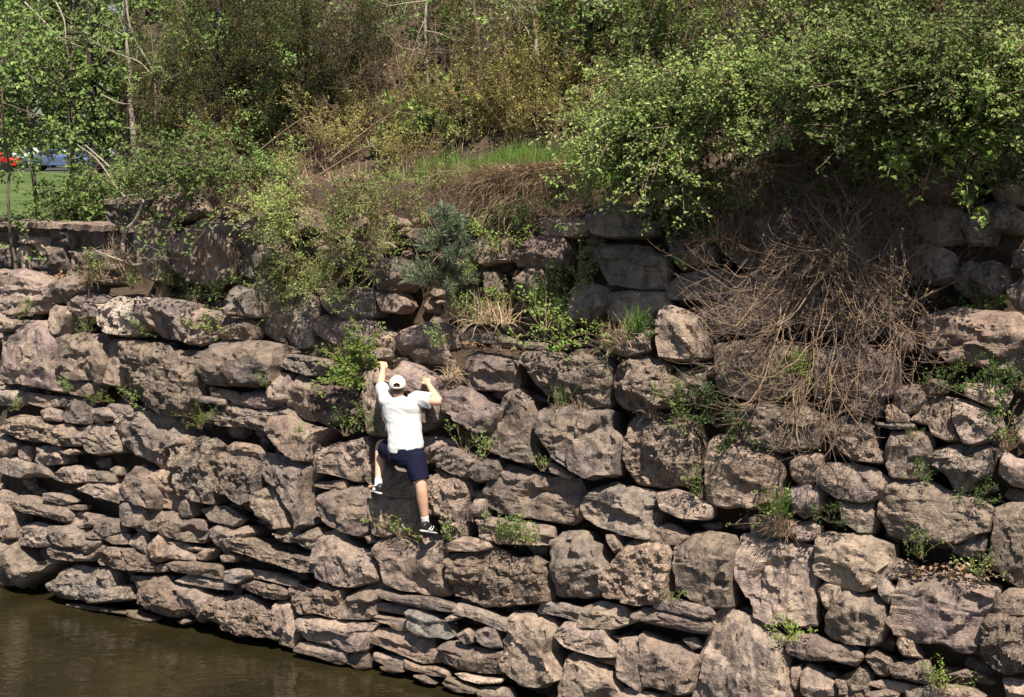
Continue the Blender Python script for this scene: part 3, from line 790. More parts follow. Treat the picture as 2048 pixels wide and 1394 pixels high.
    h = np.minimum(H * prof, np.maximum(pl, -.1 * H) * np.clip(prof * 1.5, 0, 1))
    flat = np.c_[rings.reshape(-1, 2), h.reshape(-1)]
    K = Kx
    n1 = fbm(flat * 4.2 + seed, 4, .55).reshape(h.shape); n2 = fbm(flat * 19 + seed, 3, .6).reshape(h.shape)
    rid = 1 - 2 * np.abs(fbm(flat * 9 + seed + 31, 2)).reshape(h.shape)
    # stepped fracture planes
    q2 = flat[:, 1] * rng.uniform(-6, 6) + flat[:, 0] * rng.uniform(-6, 6) + fbm(flat * 3 + seed, 2) * 1.4
    stp = (np.floor(q2) - q2 + .5).reshape(h.shape)
    a1 = .034 if rough else .011; a2 = .018 if rough else .0065
    fade = np.clip(dist / .03, .15, 1)
    sc = np.clip(mn / .3, .3, 1.2)
    h = h + fade * sc * (a1 * n1 + a2 * n2 + (.014 if rough else .006) * rid + .016 * stp)
    V = [np.concatenate([rings.reshape(-1, 2), h.reshape(-1, 1)], 1)]
    ix = np.arange(n_ * n_).reshape(n_, n_)
    loop_ = np.concatenate([ix[:-1, 0], ix[-1, :-1], ix[:0:-1, -1], ix[0, :0:-1]]); Mb = len(loop_)
    Pb = rings.reshape(-1, 2)[loop_]
    back = []
    D = float(np.clip(.9 * mn, .16, .5))
    for f, dep in ((.995, -.03), (.97, -.3 * D), (.84, -D)):
        back.append(np.c_[c + (Pb - c) * f, np.full(Mb, dep)])
    back.append(np.array([[c[0], c[1], -D]]))
    V = np.concatenate(V + back)
    qs = [np.stack([ix[:-1, :-1], ix[1:, :-1], ix[1:, 1:], ix[:-1, 1:]], -1).reshape(-1, 4)]
    tr = []
    prev = loop_; st = n_ * n_
    for k in range(3):
        cur = np.arange(st, st + Mb); st += Mb
        qs.append(np.stack([prev, cur, np.roll(cur, -1), np.roll(prev, -1)], -1)); prev = cur
    tr.append(np.stack([prev, np.full(Mb, st), np.roll(prev, -1)], -1))
    X = (V[:, :1] - c[0]) * eu + (V[:, 1:2] - c[1]) * es + V[:, 2:] * en
    # which way round is outward
    f0 = qs[0][0]; nrm = np.cross(X[f0[1]] - X[f0[0]], X[f0[3]] - X[f0[0]])
    if nrm @ en < 0:
        qs = [a[:, ::-1] for a in qs]; tr = [a[:, ::-1] for a in tr]
    return X, qs + tr, c, H

wall = thing('retaining_wall', 'tall dry-stacked retaining wall of rough limestone blocks rising from the creek', 'stone wall', uwz(0, .4, 0))
mwall = thing('parapet_wall', 'low mortared rubble wall with flat coping in front of the lawn', 'stone wall', uwz(-7.2, 2.75, 3.6))
WALL_LOC = np.array(wall.location); MW_LOC = np.array(mwall.location); wall['kind'] = 'thing'; mwall['kind'] = 'thing'
KM = {'': 'limestone', 'r': 'rough_limestone', 'b': 'pale_limestone', 'g': 'grey_slate', 'w': 'banded_limestone'}
U_OFF = .48
BASIS_V = (U3, Z3, -W3)
stone_front = []
for li, line in enumerate(STONES.strip().split('\n')):
    toks = line.split(); tier = toks[0][0]; kind = toks[0][1:]
    pix = [tuple(map(float, t.split(','))) for t in toks[1:]]
    rng = np.random.RandomState(100 + li)
    if tier == 'W':
        W_AT = 2.75
        pts = [on_wall(x, y, W_AT, 0.) for x, y in pix]
        poly = np.array([[(p - uwz(0, W_AT, 0)) @ U3, p[2]] for p in pts])
        X, Fc, c, H = make_stone(poly, kind, rng, BASIS_V)
        X = X * np.array([1, 1, 1]) ; org = uwz(0, W_AT, 0) + U3 * c[0] + Z3 * c[1]
        org = org + W3 * .04
        par, pl = mwall, MW_LOC
    else:
        off = 0. if tier == 'A' else U_OFF
        sh = rng.uniform(-.07, .05)
        base = uwz(0, off, 0)
        pts = [on_wall(x, y, off + sh) for x, y in pix]
        base = base + W3 * sh
        poly = np.array([[(p - base) @ U3, (p - base) @ S3] for p in pts])
        X, Fc, c, H = make_stone(poly, kind, rng, (U3, S3, N3))
        org = base + U3 * c[0] + S3 * c[1] - N3 * H * .35
        par, pl = wall, WALL_LOC
        stone_front.append((np.mean([p_[0] for p_ in pix]), min(p_[1] for p_ in pix)))
    me = mesh_from('stone', X, Fc, smooth=True)
    me.set_sharp_from_angle(angle=math.radians(26))
    o = obj('stone', me, MAT[KM[kind] if tier != 'W' or kind else 'dark_limestone'], par, tuple(org - pl))

# mortared wall: body and coping
def box_geo(u0, u1, w0, w1, z0, z1, nu=1, jit=0., rng=None):
    nu += 1
    V = []
    for i, u in enumerate(np.linspace(u0, u1, nu)):
        for (w, z) in ((w0, z0), (w1, z0), (w1, z1), (w0, z1)):
            j = rng.uniform(-jit, jit, 2) if rng is not None else (0, 0)
            V.append(uwz(u, w + j[0], z + j[1]))
    ix = np.arange(nu * 4).reshape(nu, 4)
    a = ix[:-1]; b = ix[1:]
    Q_ = np.stack([a, np.roll(a, -1, 1), np.roll(b, -1, 1), b], -1).reshape(-1, 4)[:, ::-1]
    caps = np.array([ix[0], ix[-1][::-1]])
    return np.array(V), np.concatenate([Q_, caps])
V, Fq = box_geo(-11.5, -5.3, 2.79, 3.2, 3.3, 4.47, 60, .012, rs)
obj('mortar_bed', mesh_from('mortar_bed', V - MW_LOC, [Fq]), MAT['mortar'], mwall)
u = -11.5
while u < -5.35:
    L = rs.uniform(.45, .9); L = min(L, -5.3 - u)
    V, Fq = box_geo(u + .006, u + L - .006, 2.62 + rs.uniform(-.015, .015), 3.27, 4.475, 4.55 + rs.uniform(-.02, .02), 9, .017, rs)
    obj('coping_stone', mesh_from('coping_stone', V - MW_LOC, [Fq]), MAT['limestone'], mwall)
    u += L

# small rubble packed in the joints behind the faces
def pebble(rng, rad):
    t = (1 + 5 ** .5) / 2
    ico = np.array([(-1, t, 0), (1, t, 0), (-1, -t, 0), (1, -t, 0), (0, -1, t), (0, 1, t), (0, -1, -t), (0, 1, -t), (t, 0, -1), (t, 0, 1), (-t, 0, -1), (-t, 0, 1)]) / 1.9
    fc = np.array([(0, 11, 5), (0, 5, 1), (0, 1, 7), (0, 7, 10), (0, 10, 11), (1, 5, 9), (5, 11, 4), (11, 10, 2), (10, 7, 6), (7, 1, 8), (3, 9, 4), (3, 4, 2), (3, 2, 6), (3, 6, 8), (3, 8, 9), (4, 9, 5), (2, 4, 11), (6, 2, 10), (8, 6, 7), (9, 8, 1)])
    V = ico * rng.uniform(.7, 1.2, (12, 3))
    return V, fc
parts = []
for k in range(900):
    u = rs.uniform(-9, 8.5); z = rs.uniform(-.15, 3.5 if u > -5.2 else 3.85)
    V, fc = pebble(rs, 1)
    sz = rs.uniform(.05, .12)
    V = V * sz
    X = V[:, :1] * U3 * rs.uniform(1, 1.9) + V[:, 1:2] * S3 * rs.uniform(.6, 1) + V[:, 2:] * N3
    parts.append((X + uwz(u, BAT * z + rs.uniform(.28, .44), z) - WALL_LOC, fc))
for k in range(300):
    u = rs.uniform(-5, 8.5); z = rs.uniform(3.4, 4.9)
    V, fc = pebble(rs, 1); V = V * rs.uniform(.05, .13)
    X = V[:, :1] * U3 * rs.uniform(1, 1.9) + V[:, 1:2] * S3 * rs.uniform(.6, 1) + V[:, 2:] * N3
    parts.append((X + uwz(u, BAT * z + U_OFF + rs.uniform(.28, .44), z) - WALL_LOC, fc))
V, Fs = join_geo(parts)
o = obj('rubble', mesh_from('rubble', V, Fs), MAT['limestone'], wall); o['kind'] = 'stuff'

# ------------------------------------------------------------------ plants
def unit(v): return v / (np.linalg.norm(v, axis=-1, keepdims=True) + 1e-9)

def grow(start, direc, length, k, droop, wob, rng, lift=0.):
    """polylines: start (n,3), unit direction, length (n)"""
    n = len(start); P = np.zeros((n, k, 3)); P[:, 0] = start
    d = unit(direc); seg = (length / (k - 1))[:, None]
    for i in range(1, k):
        P[:, i] = P[:, i - 1] + d * seg
        g = np.array([0, 0, -droop + lift * (i / k)])
        d = unit(d + g * seg * 1.0 + rng.normal(0, wob, (n, 3)))
    return P

def pick_on(P, m, rng, lo=.25, hi=1.):
    n, k, _ = P.shape
    i = rng.randint(0, n, m); t = rng.uniform(lo, hi, m) * (k - 1.001); j = t.astype(int); f = (t - j)[:, None]
    a = P[i, j]; b = P[i, j + 1]
    return a * (1 - f) + b * f, unit(b - a), i

def leaf_cloud(P, T, rng, ll, lw, up=.9, spread=1., out=None, asp=(.6, 1.35)):
    n = len(P)
    s = rng.uniform(*asp, n)
    Nn = unit(rng.normal(0, .55, (n, 3)) + np.array([0, -.35, up]))
    Tn = unit(T * .5 + rng.normal(0, spread, (n, 3)))
    return leaves(P, Nn, Tn, ll * s, lw * s)

def shrub_geo(rng, stems=10, h=1.2, lean=.6, droop=.5, tw=8, twl=.35, lf=8, ll=.05, lw=.03, sr=.008, bias=(0, 0, 0), wob=.1, twdroop=.2, up=.9, sub=0, tlo=.25):
    n = stems
    az = rng.uniform(0, 2 * math.pi, n); le = np.abs(rng.normal(0, lean, n)).clip(0, 1.4)
    d = np.stack([np.sin(le) * np.cos(az), np.sin(le) * np.sin(az), np.cos(le)], 1) + np.array(bias)
    st = np.c_[rng.normal(0, .05 * h, (n, 2)), np.full(n, -.06)]
    L = h * rng.uniform(.6, 1.25, n)
    S = grow(st, d, L, 9, droop, wob, rng)
    rad = sr * rng.uniform(.6, 1.2, n)[:, None] * np.linspace(1, .3, 9)[None]
    wood = [tubes(S, rad, 5)]
    m = n * tw
    p, t, i = pick_on(S, m, rng, tlo)
    td = unit(t * .6 + rng.normal(0, .7, (m, 3)) + np.array(bias) * .4 + np.array([0, 0, .25]))
    Tw = grow(p, td, twl * rng.uniform(.4, 1.3, m), 5, twdroop, wob * 1.2, rng)
    wood.append(tubes(Tw, sr * .42 * np.linspace(1, .4, 5)[None] * np.ones((m, 1)), 3))
    if sub:
        p, t, i = pick_on(Tw, m * sub, rng, .3)
        Tw2 = grow(p, unit(t * .7 + rng.normal(0, .7, (m * sub, 3))), twl * .5 * rng.uniform(.4, 1.3, m * sub), 4, twdroop, wob, rng)
        wood.append(tubes(Tw2, sr * .25 * np.linspace(1, .5, 4)[None] * np.ones((m * sub, 1)), 3))
        src = Tw2
    else: src = Tw
    lv = None
    if lf:
        p, t, i = pick_on(src, len(src) * lf, rng, .3)
        p = p + rng.normal(0, ll * .5, p.shape)
        lv = leaf_cloud(p, t, rng, ll, lw, up)
    return wood, lv

PROTO = {}
def proto(kind, wood, lv, wmat, lmat, lname='foliage'):
    V, Fs = join_geo(wood)
    mw = mesh_from(kind + '_stems', V, Fs); mw.materials.append(MAT[wmat])
    ml = None
    if lv is not None:
        ml = mesh_from(kind + '_leaves', lv[0], [lv[1]]); ml.materials.append(MAT[lmat])
    PROTO.setdefault(kind, []).append((mw, ml, lname))

def plant(kind, name, label, cat, P, scale=1., rot=None, group=None, var=None, tilt=(0, 0), lmat=None):
    var = rs.randint(len(PROTO[kind])) if var is None else var
    mw, ml, ln = PROTO[kind][var]
    t = thing(name, label, cat, tuple(P), rs.uniform(0, 6.28) if rot is None else rot, group)
    t.rotation_euler = (tilt[0], tilt[1], t.rotation_euler[2])
    t.scale = (scale, scale, scale * rs.uniform(.9, 1.1))
    obj('stems', mw, None, t)
    if ml is not None: obj(ln, ml, None, t)
    return t

R = np.random.RandomState
for s in range(3):
    proto('honey', *shrub_geo(R(10 + s), 22, 1.5, .75, .8, 13, .42, 19, .044, .027, .009, twdroop=.5, tlo=.6), 'twig_brown', 'leaf_light')
    proto('leafy', *shrub_geo(R(20 + s), 12, 1.3, .5, .35, 9, .38, 12, .058, .038, .008, tlo=.35), 'twig_brown', 'leaf_mid')
    proto('yellow', *shrub_geo(R(30 + s), 16, 1.2, .45, .3, 9, .34, 11, .040, .024, .006), 'twig_tan', 'leaf_yellow')
    proto('bare', *shrub_geo(R(40 + s), 26, 1.5, .9, .5, 13, .5, 0, sr=.007, wob=.13, sub=2), 'twig_brown', None)
    proto('broad', *shrub_geo(R(50 + s), 5, 1.0, .35, .2, 6, .3, 5, .13, .115, .008, up=.8), 'twig_brown', 'leaf_light')
    proto('weed', *shrub_geo(R(60 + s), 9, .32, .6, .8, 4, .12, 6, .030, .020, .0035), 'twig_tan', 'leaf_mid')
    proto('weedlight', *shrub_geo(R(70 + s), 12, .34, .75, 1.2, 5, .14, 6, .028, .019, .003), 'twig_tan', 'leaf_bright')
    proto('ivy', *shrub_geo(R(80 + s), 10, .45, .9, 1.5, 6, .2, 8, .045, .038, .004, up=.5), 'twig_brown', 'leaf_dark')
# juniper: dark sprays of scale leaves
for s in range(2):
    proto('juniper', *shrub_geo(R(90 + s), 14, 1.9, .5, .25, 22, .5, 46, .06, .013, .013, up=.3, twdroop=.5), 'dark_bark', 'needle_olive')
# grass tufts
def tuft(rng, n, h, sprd, droop, wd):
    az = rng.uniform(0, 6.28, n); le = np.abs(rng.normal(0, sprd, n))
    d = np.stack([np.sin(le) * np.cos(az), np.sin(le) * np.sin(az), np.cos(le)], 1)
    P = grow(np.c_[rng.normal(0, .05, (n, 2)), np.full(n, -.03)], d, h * rng.uniform(.5, 1.2, n), 5, droop, .05, rng)
    w = wd * np.array([1, 1, .85, .55, .1])
    T = np.gradient(P, axis=1); A = unit(np.cross(T, np.array([.2, .1, .97]) + rng.normal(0, .3, (n, 1, 3))))
    V = np.stack([P - A * w[None, :, None], P + A * w[None, :, None]], 2).reshape(-1, 3)
    ix = np.arange(n * 10).reshape(n, 5, 2)
    Fq = np.stack([ix[:, :-1, 0], ix[:, :-1, 1], ix[:, 1:, 1], ix[:, 1:, 0]], -1).reshape(-1, 4)
    return V, Fq
TUFT = {}
for k, (n, h, sp, dr, mt) in {'green': (70, .3, .45, 2.2, 'grass_blade'), 'dry': (90, .3, .8, 5., 'dry_grass')}.items():
    TUFT[k] = []
    for s in range(3):
        V, Fq = tuft(R(120 + s), n, h, sp, dr, .0035)
        me = mesh_from('blades', V, [Fq]); me.materials.append(MAT[mt]); TUFT[k].append(me)
def grass_tuft(kind, label, P, scale, group=None):
    o = obj('grass_tuft', TUFT[kind][rs.randint(3)], None, None, tuple(P)); o.rotation_euler = (0, 0, rs.uniform(0, 6.28)); o.scale = (scale,) * 3
    return tag(o, label, 'grass', group)

# ---- brush on the hillside above the wall, zone by zone
def place_words(x, y, spots):
    xs = [p[0] for p in spots]; ys = [p[1] for p in spots]
    if len(spots) < 2: return ''
    a = (x - min(xs)) / max(1e-6, max(xs) - min(xs)); b = (y - min(ys)) / max(1e-6, max(ys) - min(ys))
    v_ = 'top' if b < .34 else 'middle' if b < .67 else 'bottom'; h_ = 'left' if a < .34 else 'centre' if a < .67 else 'right'
    return ', ' + v_ + ' ' + h_ + ' of them'
def zone(kind, name, label, cat, group, spots, smin, smax, tilt=0.):
    for (px, py) in spots:
        P = hill_hit(px, py)
        plant(kind, name, label + place_words(px, py, spots), cat, P, rs.uniform(smin, smax), group=group)
def scatter(x0, x1, y0, y1, nx, ny, jx=.4, jy=.35):
    out = []
    for j in range(ny):
        for i in range(nx):
            out.append((x0 + (i + .5 + rs.uniform(-jx, jx)) * (x1 - x0) / nx, y0 + (j + .5 + rs.uniform(-jy, jy)) * (y1 - y0) / ny))
    return out
zone('honey', 'honeysuckle_shrub', 'light green honeysuckle in the upper right thicket', 'shrub', 'honeysuckle thicket at upper right', scatter(1330, 2120, 10, 250, 6, 3), .8, 1.3)
zone('bare', 'dead_brush', 'brown bare twigs poking through the upper right thicket', 'dead brush', 'bare twigs in the honeysuckle', [(1380, 200), (1450, 240), (1560, 170), (1640, 120), (1760, 160), (1880, 120), (1960, 170), (1500, 90)], .75, 1.05)
zone('leafy', 'understory_shrub', 'mid green leafy shrub mixed into the upper right thicket', 'shrub', 'leafy shrubs in the honeysuckle', [(1300, 120), (1420, 60), (1700, 60), (1850, 40), (1990, 80), (1290, 230)], .9, 1.3)
zone('yellow', 'understory_shrub', 'yellow-green shrub on the slope behind the shelf', 'shrub', 'yellow-green shrubs behind the shelf', scatter(900, 1330, 60, 295, 6, 5), .5, .95)
for px, py, s, l in ((430, 385, .5, 'small olive shrub on the earth lip above the left upper tier'), (500, 388, .5, 'small olive shrub right of the first on the left earth lip'), (570, 380, .5, 'small olive shrub on the lip just left of the cascading foliage')):
    plant('yellow', 'understory_shrub', l, 'shrub', on_wall(px, py, .75), s)
zone('yellow', 'understory_shrub', 'olive shrub on the bare patch above the grassy shelf', 'shrub', 'olive shrubs above the shelf', [(1000, 255), (1060, 250), (1040, 285), (960, 280), (1110, 270)], .6, .85)
zone('leafy', 'understory_shrub', 'green leafy shrub among the top centre trunks', 'shrub', 'leafy shrubs at top centre', scatter(520, 1320, 10, 190, 8, 2), .7, 1.15)
zone('bare', 'dead_brush', 'grey-brown leafless brush on the slope left of centre', 'dead brush', 'leafless brush left of centre', [(570, 190), (650, 175), (720, 130), (770, 190), (620, 240), (720, 260), (960, 200), (1010, 130)], .6, 1.0)
zone('yellow', 'understory_shrub', 'small olive shrub in the undergrowth at upper left', 'shrub', 'olive undergrowth at upper left', scatter(300, 870, 230, 360, 8, 2), .5, .9)
zone('leafy', 'understory_shrub', 'leafy green shrub on the bank at upper left', 'shrub', 'leafy shrubs at upper left', scatter(270, 620, 40, 350, 5, 4), .6, 1.05)
zone('bare', 'dead_brush', 'tangle of bare twigs on the bank at upper left', 'dead brush', 'bare twigs at upper left', scatter(270, 520, 150, 370, 3, 2), .5, .7)
zone('juniper', 'juniper', 'dark olive juniper standing in the brush at upper left', 'juniper', 'dark junipers at upper left', [(415, 285), (490, 270), (640, 300), (450, 160), (530, 190), (565, 285), (480, 110)], .8, 1.2)
zone('juniper', 'juniper', 'dark olive juniper bush at the top of the slope right of centre', 'juniper', None, [(1180, 60)], .5, .5)
for px, py, s in ((860, 285, .75), (915, 300, .6), (820, 300, .6), (760, 320, .5)):
    plant('broad', 'maple_seedling', 'seedling with large pale green lobed leaves at the left end of the shelf', 'seedling', hill_hit(px, py), s, group='broad-leaved seedlings')
# front row hanging over the wall top
for s in range(3):
    proto('overhang', *shrub_geo(R(210 + s), 34, 1.55, .55, .95, 12, .42, 18, .043, .027, .009, bias=tuple(-W3 * 1.15 + np.array([0, 0, .1])), twdroop=.6, tlo=.45), 'twig_brown', 'leaf_light')
    proto('cascade', *shrub_geo(R(230 + s), 22, 1.45, .9, 1.0, 9, .34, 11, .042, .026, .007, bias=tuple(-W3 * 1.0 + np.array([0, 0, .15])), twdroop=.6, tlo=.45), 'twig_tan', 'leaf_lime')
    proto('awning', *shrub_geo(R(240 + s), 38, 1.5, .5, .5, 12, .42, 18, .043, .027, .009, bias=tuple(-W3 * 1.7 + np.array([0, 0, .25])), twdroop=.4, tlo=.4), 'twig_brown', 'leaf_light')
    proto('overleaf', *shrub_geo(R(220 + s), 14, 1.4, .55, .8, 9, .4, 9, .060, .040, .009, bias=tuple(-W3 * 1.1 + np.array([0, 0, .15])), twdroop=.5), 'twig_brown', 'leaf_mid')
OV = [(1250, 318, .72, 'overhanging honeysuckle at the right end of the grassy shelf'), (1330, 310, .85, 'second overhanging honeysuckle right of the grassy shelf'), (1410, 300, 1.0, 'overhanging honeysuckle above the shaded upper blocks'), (1500, 285, .9, 'overhanging honeysuckle left of the dark opening in the thicket'), (1330, 380, .5, 'low honeysuckle hanging in front of the shaded upper blocks'), (1420, 400, .5, 'low honeysuckle hanging left of the straw mound'),
      (1580, 230, .9, 'honeysuckle hanging above the grey bare limb'), (1670, 235, .95, 'honeysuckle hanging over the top of the drooping leafless shrub'), (1760, 240, 1.05, 'honeysuckle hanging over the left side of the dark recess'), (1860, 240, 1.1, 'honeysuckle hanging over the middle of the dark recess'), (1960, 245, 1.1, 'honeysuckle hanging over the right side of the dark recess'), (2060, 250, 1.05, 'honeysuckle hanging over the recess at the right edge'),
      (1720, 262, .7, 'lower honeysuckle fringe just right of the drooping shrub crown'), (1820, 262, .7, 'lower honeysuckle fringe over the left of the dark recess'), (1920, 268, .75, 'lower honeysuckle fringe over the middle of the dark recess'), (2020, 272, .75, 'lower honeysuckle fringe over the right of the dark recess')]
for i, (px, py, s, lab) in enumerate(OV):
    plant('awning' if (px > 1550 and i < 12) or i == 1 else 'overhang', 'honeysuckle_shrub', lab, 'shrub', on_wall(px, py, .62), s, rot=rs.uniform(-.35, .35), group='honeysuckle over the wall edge')
OL = [(320, 392, .7, 'leafy shrub leaning out over the left end of the upper tier'), (385, 385, .9, 'leafy shrub leaning out over the shaded blocks at left'), (455, 380, 1.0, 'leafy shrub leaning over the dark hollow in the upper tier at left'), (530, 385, .9, 'leafy shrub leaning out left of the cascading foliage'), (590, 375, .6, 'leafy shrub leaning out above the cascading foliage')]
for px, py, s, lab in OL:
    plant('overleaf', 'overhanging_shrub', lab, 'shrub', on_wall(px, py, .60), s, rot=rs.uniform(-.3, .3), group='leafy shrubs leaning over the upper tier at left')
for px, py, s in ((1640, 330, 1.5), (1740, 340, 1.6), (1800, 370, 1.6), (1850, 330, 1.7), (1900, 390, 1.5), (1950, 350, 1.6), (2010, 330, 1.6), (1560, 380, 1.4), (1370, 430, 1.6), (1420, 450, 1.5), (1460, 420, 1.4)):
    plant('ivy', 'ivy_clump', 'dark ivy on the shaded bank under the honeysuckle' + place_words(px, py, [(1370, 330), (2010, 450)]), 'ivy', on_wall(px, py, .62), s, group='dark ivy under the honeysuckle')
# bright hanging sprays at the far right
wood, lv = shrub_geo(R(301), 18, 1.5, .7, 1.6, 8, .4, 8, .10, .05, .008, bias=tuple(-W3 * .9 - U3 * .2), twdroop=1.2)
proto('spray', wood, lv, 'twig_tan', 'leaf_bright')
for i, (px, py, s, l) in enumerate(((1980, 255, .85, 'drooping sprays of bright yellow-green pointed leaves at the right edge, over the recess'), (1830, 235, .6, 'bright green leafy spray hanging over the dark recess, left of the larger spray'))):
    plant('spray', 'hanging_spray', l, 'shrub', on_wall(px, py, .2), s, 0.)
# reddish twigs on the right
t = plant('bare', 'red_leaf_shrub', 'reddish young shrub showing through the thicket near the right edge', 'shrub', on_wall(1960, 230, .2), .35)
# pale green shrub over the upper tier left of the pine
for i, (px, py, s, off, ln) in enumerate(((750, 430, .68, .30, 'yellow-green shrub cascading over the wall left of the pine sapling, right half'), (650, 440, .64, .30, 'yellow-green shrub cascading over the wall left of the pine sapling, middle'), (590, 480, .45, .30, 'yellow-green shrub at the left tip of the cascading foliage'), (830, 410, .6, .30, 'yellow-green shrub touching the pine sapling'), (760, 500, .45, .25, 'loose yellow-green shrub hanging just left of the pine trunk'), (620, 540, .4, .25, 'loose yellow-green sprays trailing over the large upper block'), (680, 560, .4, .25, 'small yellow-green shrub hanging lowest beneath the cascading foliage'))):
    plant('cascade', 'cascading_shrub', ln, 'shrub', on_wall(px, py, off + .15), s * 1.15, rot=rs.uniform(-.5, .5), group='cascading shrubs left of the pine')

# blue-green pine sapling
def pine(P, h, label):
    rng = R(77)
    t = thing('pine_sapling', label, 'pine sapling', tuple(P))
    tr = grow(np.array([[0, 0, -.1]]), np.array([[.02, -.12, 1.]]), np.array([h]), 10, 0, .03, rng)
    br = []
    p, d, i = pick_on(tr, 34, rng, .2, 1.)
    dirs = unit(rng.normal(0, 1, (34, 3)) * np.array([1, 1, .25]) + np.array([0, -.3, .35]))
    Bp = grow(p, dirs, .52 * h * (1.15 - (p[:, 2] / h)).clip(.25, 1) * rng.uniform(.6, 1.2, 34), 6, -.2, .06, rng)
    V, Fs = join_geo([tubes(tr, np.linspace(.016, .004, 10)[None], 6), tubes(Bp, np.linspace(.006, .002, 6)[None] * np.ones((34, 1)), 4)])
    obj('trunk', mesh_from('trunk', V, Fs), MAT['bark'], t)
    p, d, i = pick_on(np.concatenate([Bp]), 4200, rng, .25, 1.)
    Td = unit(d * .8 + rng.normal(0, .6, p.shape))
    lv = leaves(p, unit(rng.normal(0, 1, p.shape)), Td, rng.uniform(.07, .13, len(p)), np.full(len(p), .0042))
    obj('needles', mesh_from('needles', lv[0], [lv[1]]), MAT['needle_blue'], t)
pine(on_wall(893, 615, .12), 1.15, 'soft blue-green pine sapling growing from the upper tier above the climber')

# leafy branch that the climber holds
wood, lv = shrub_geo(R(401), 16, .55, .8, .9, 9, .2, 9, .045, .034, .006, bias=tuple(-W3 * .9 - U3 * .35 + np.array([0, 0, .2])), twdroop=.5)
proto('hand_shrub', wood, lv, 'twig_tan', 'leaf_bright')
hs_P = on_wall(742, 745, .08)
t = plant('hand_shrub', 'wall_shrub', 'bright green shrub rooted in the wall, held by the climber', 'shrub', hs_P, 1.0, 0., var=0)
fl = R(5)
fp = np.array([on_wall(x, y, -.22) for x, y in ((686, 768), (692, 736), (702, 762))]) - np.array(t.location)
V, Fs = join_geo([leaves(p_[None] + fl.normal(0, .012, (14, 3)), fl.normal(0, 1, (14, 3)), fl.normal(0, 1, (14, 3)), np.full(14, .03), np.full(14, .022)) for p_ in fp])
obj('flowers', mesh_from('flowers', V, Fs), MAT['flower_yellow'], t)

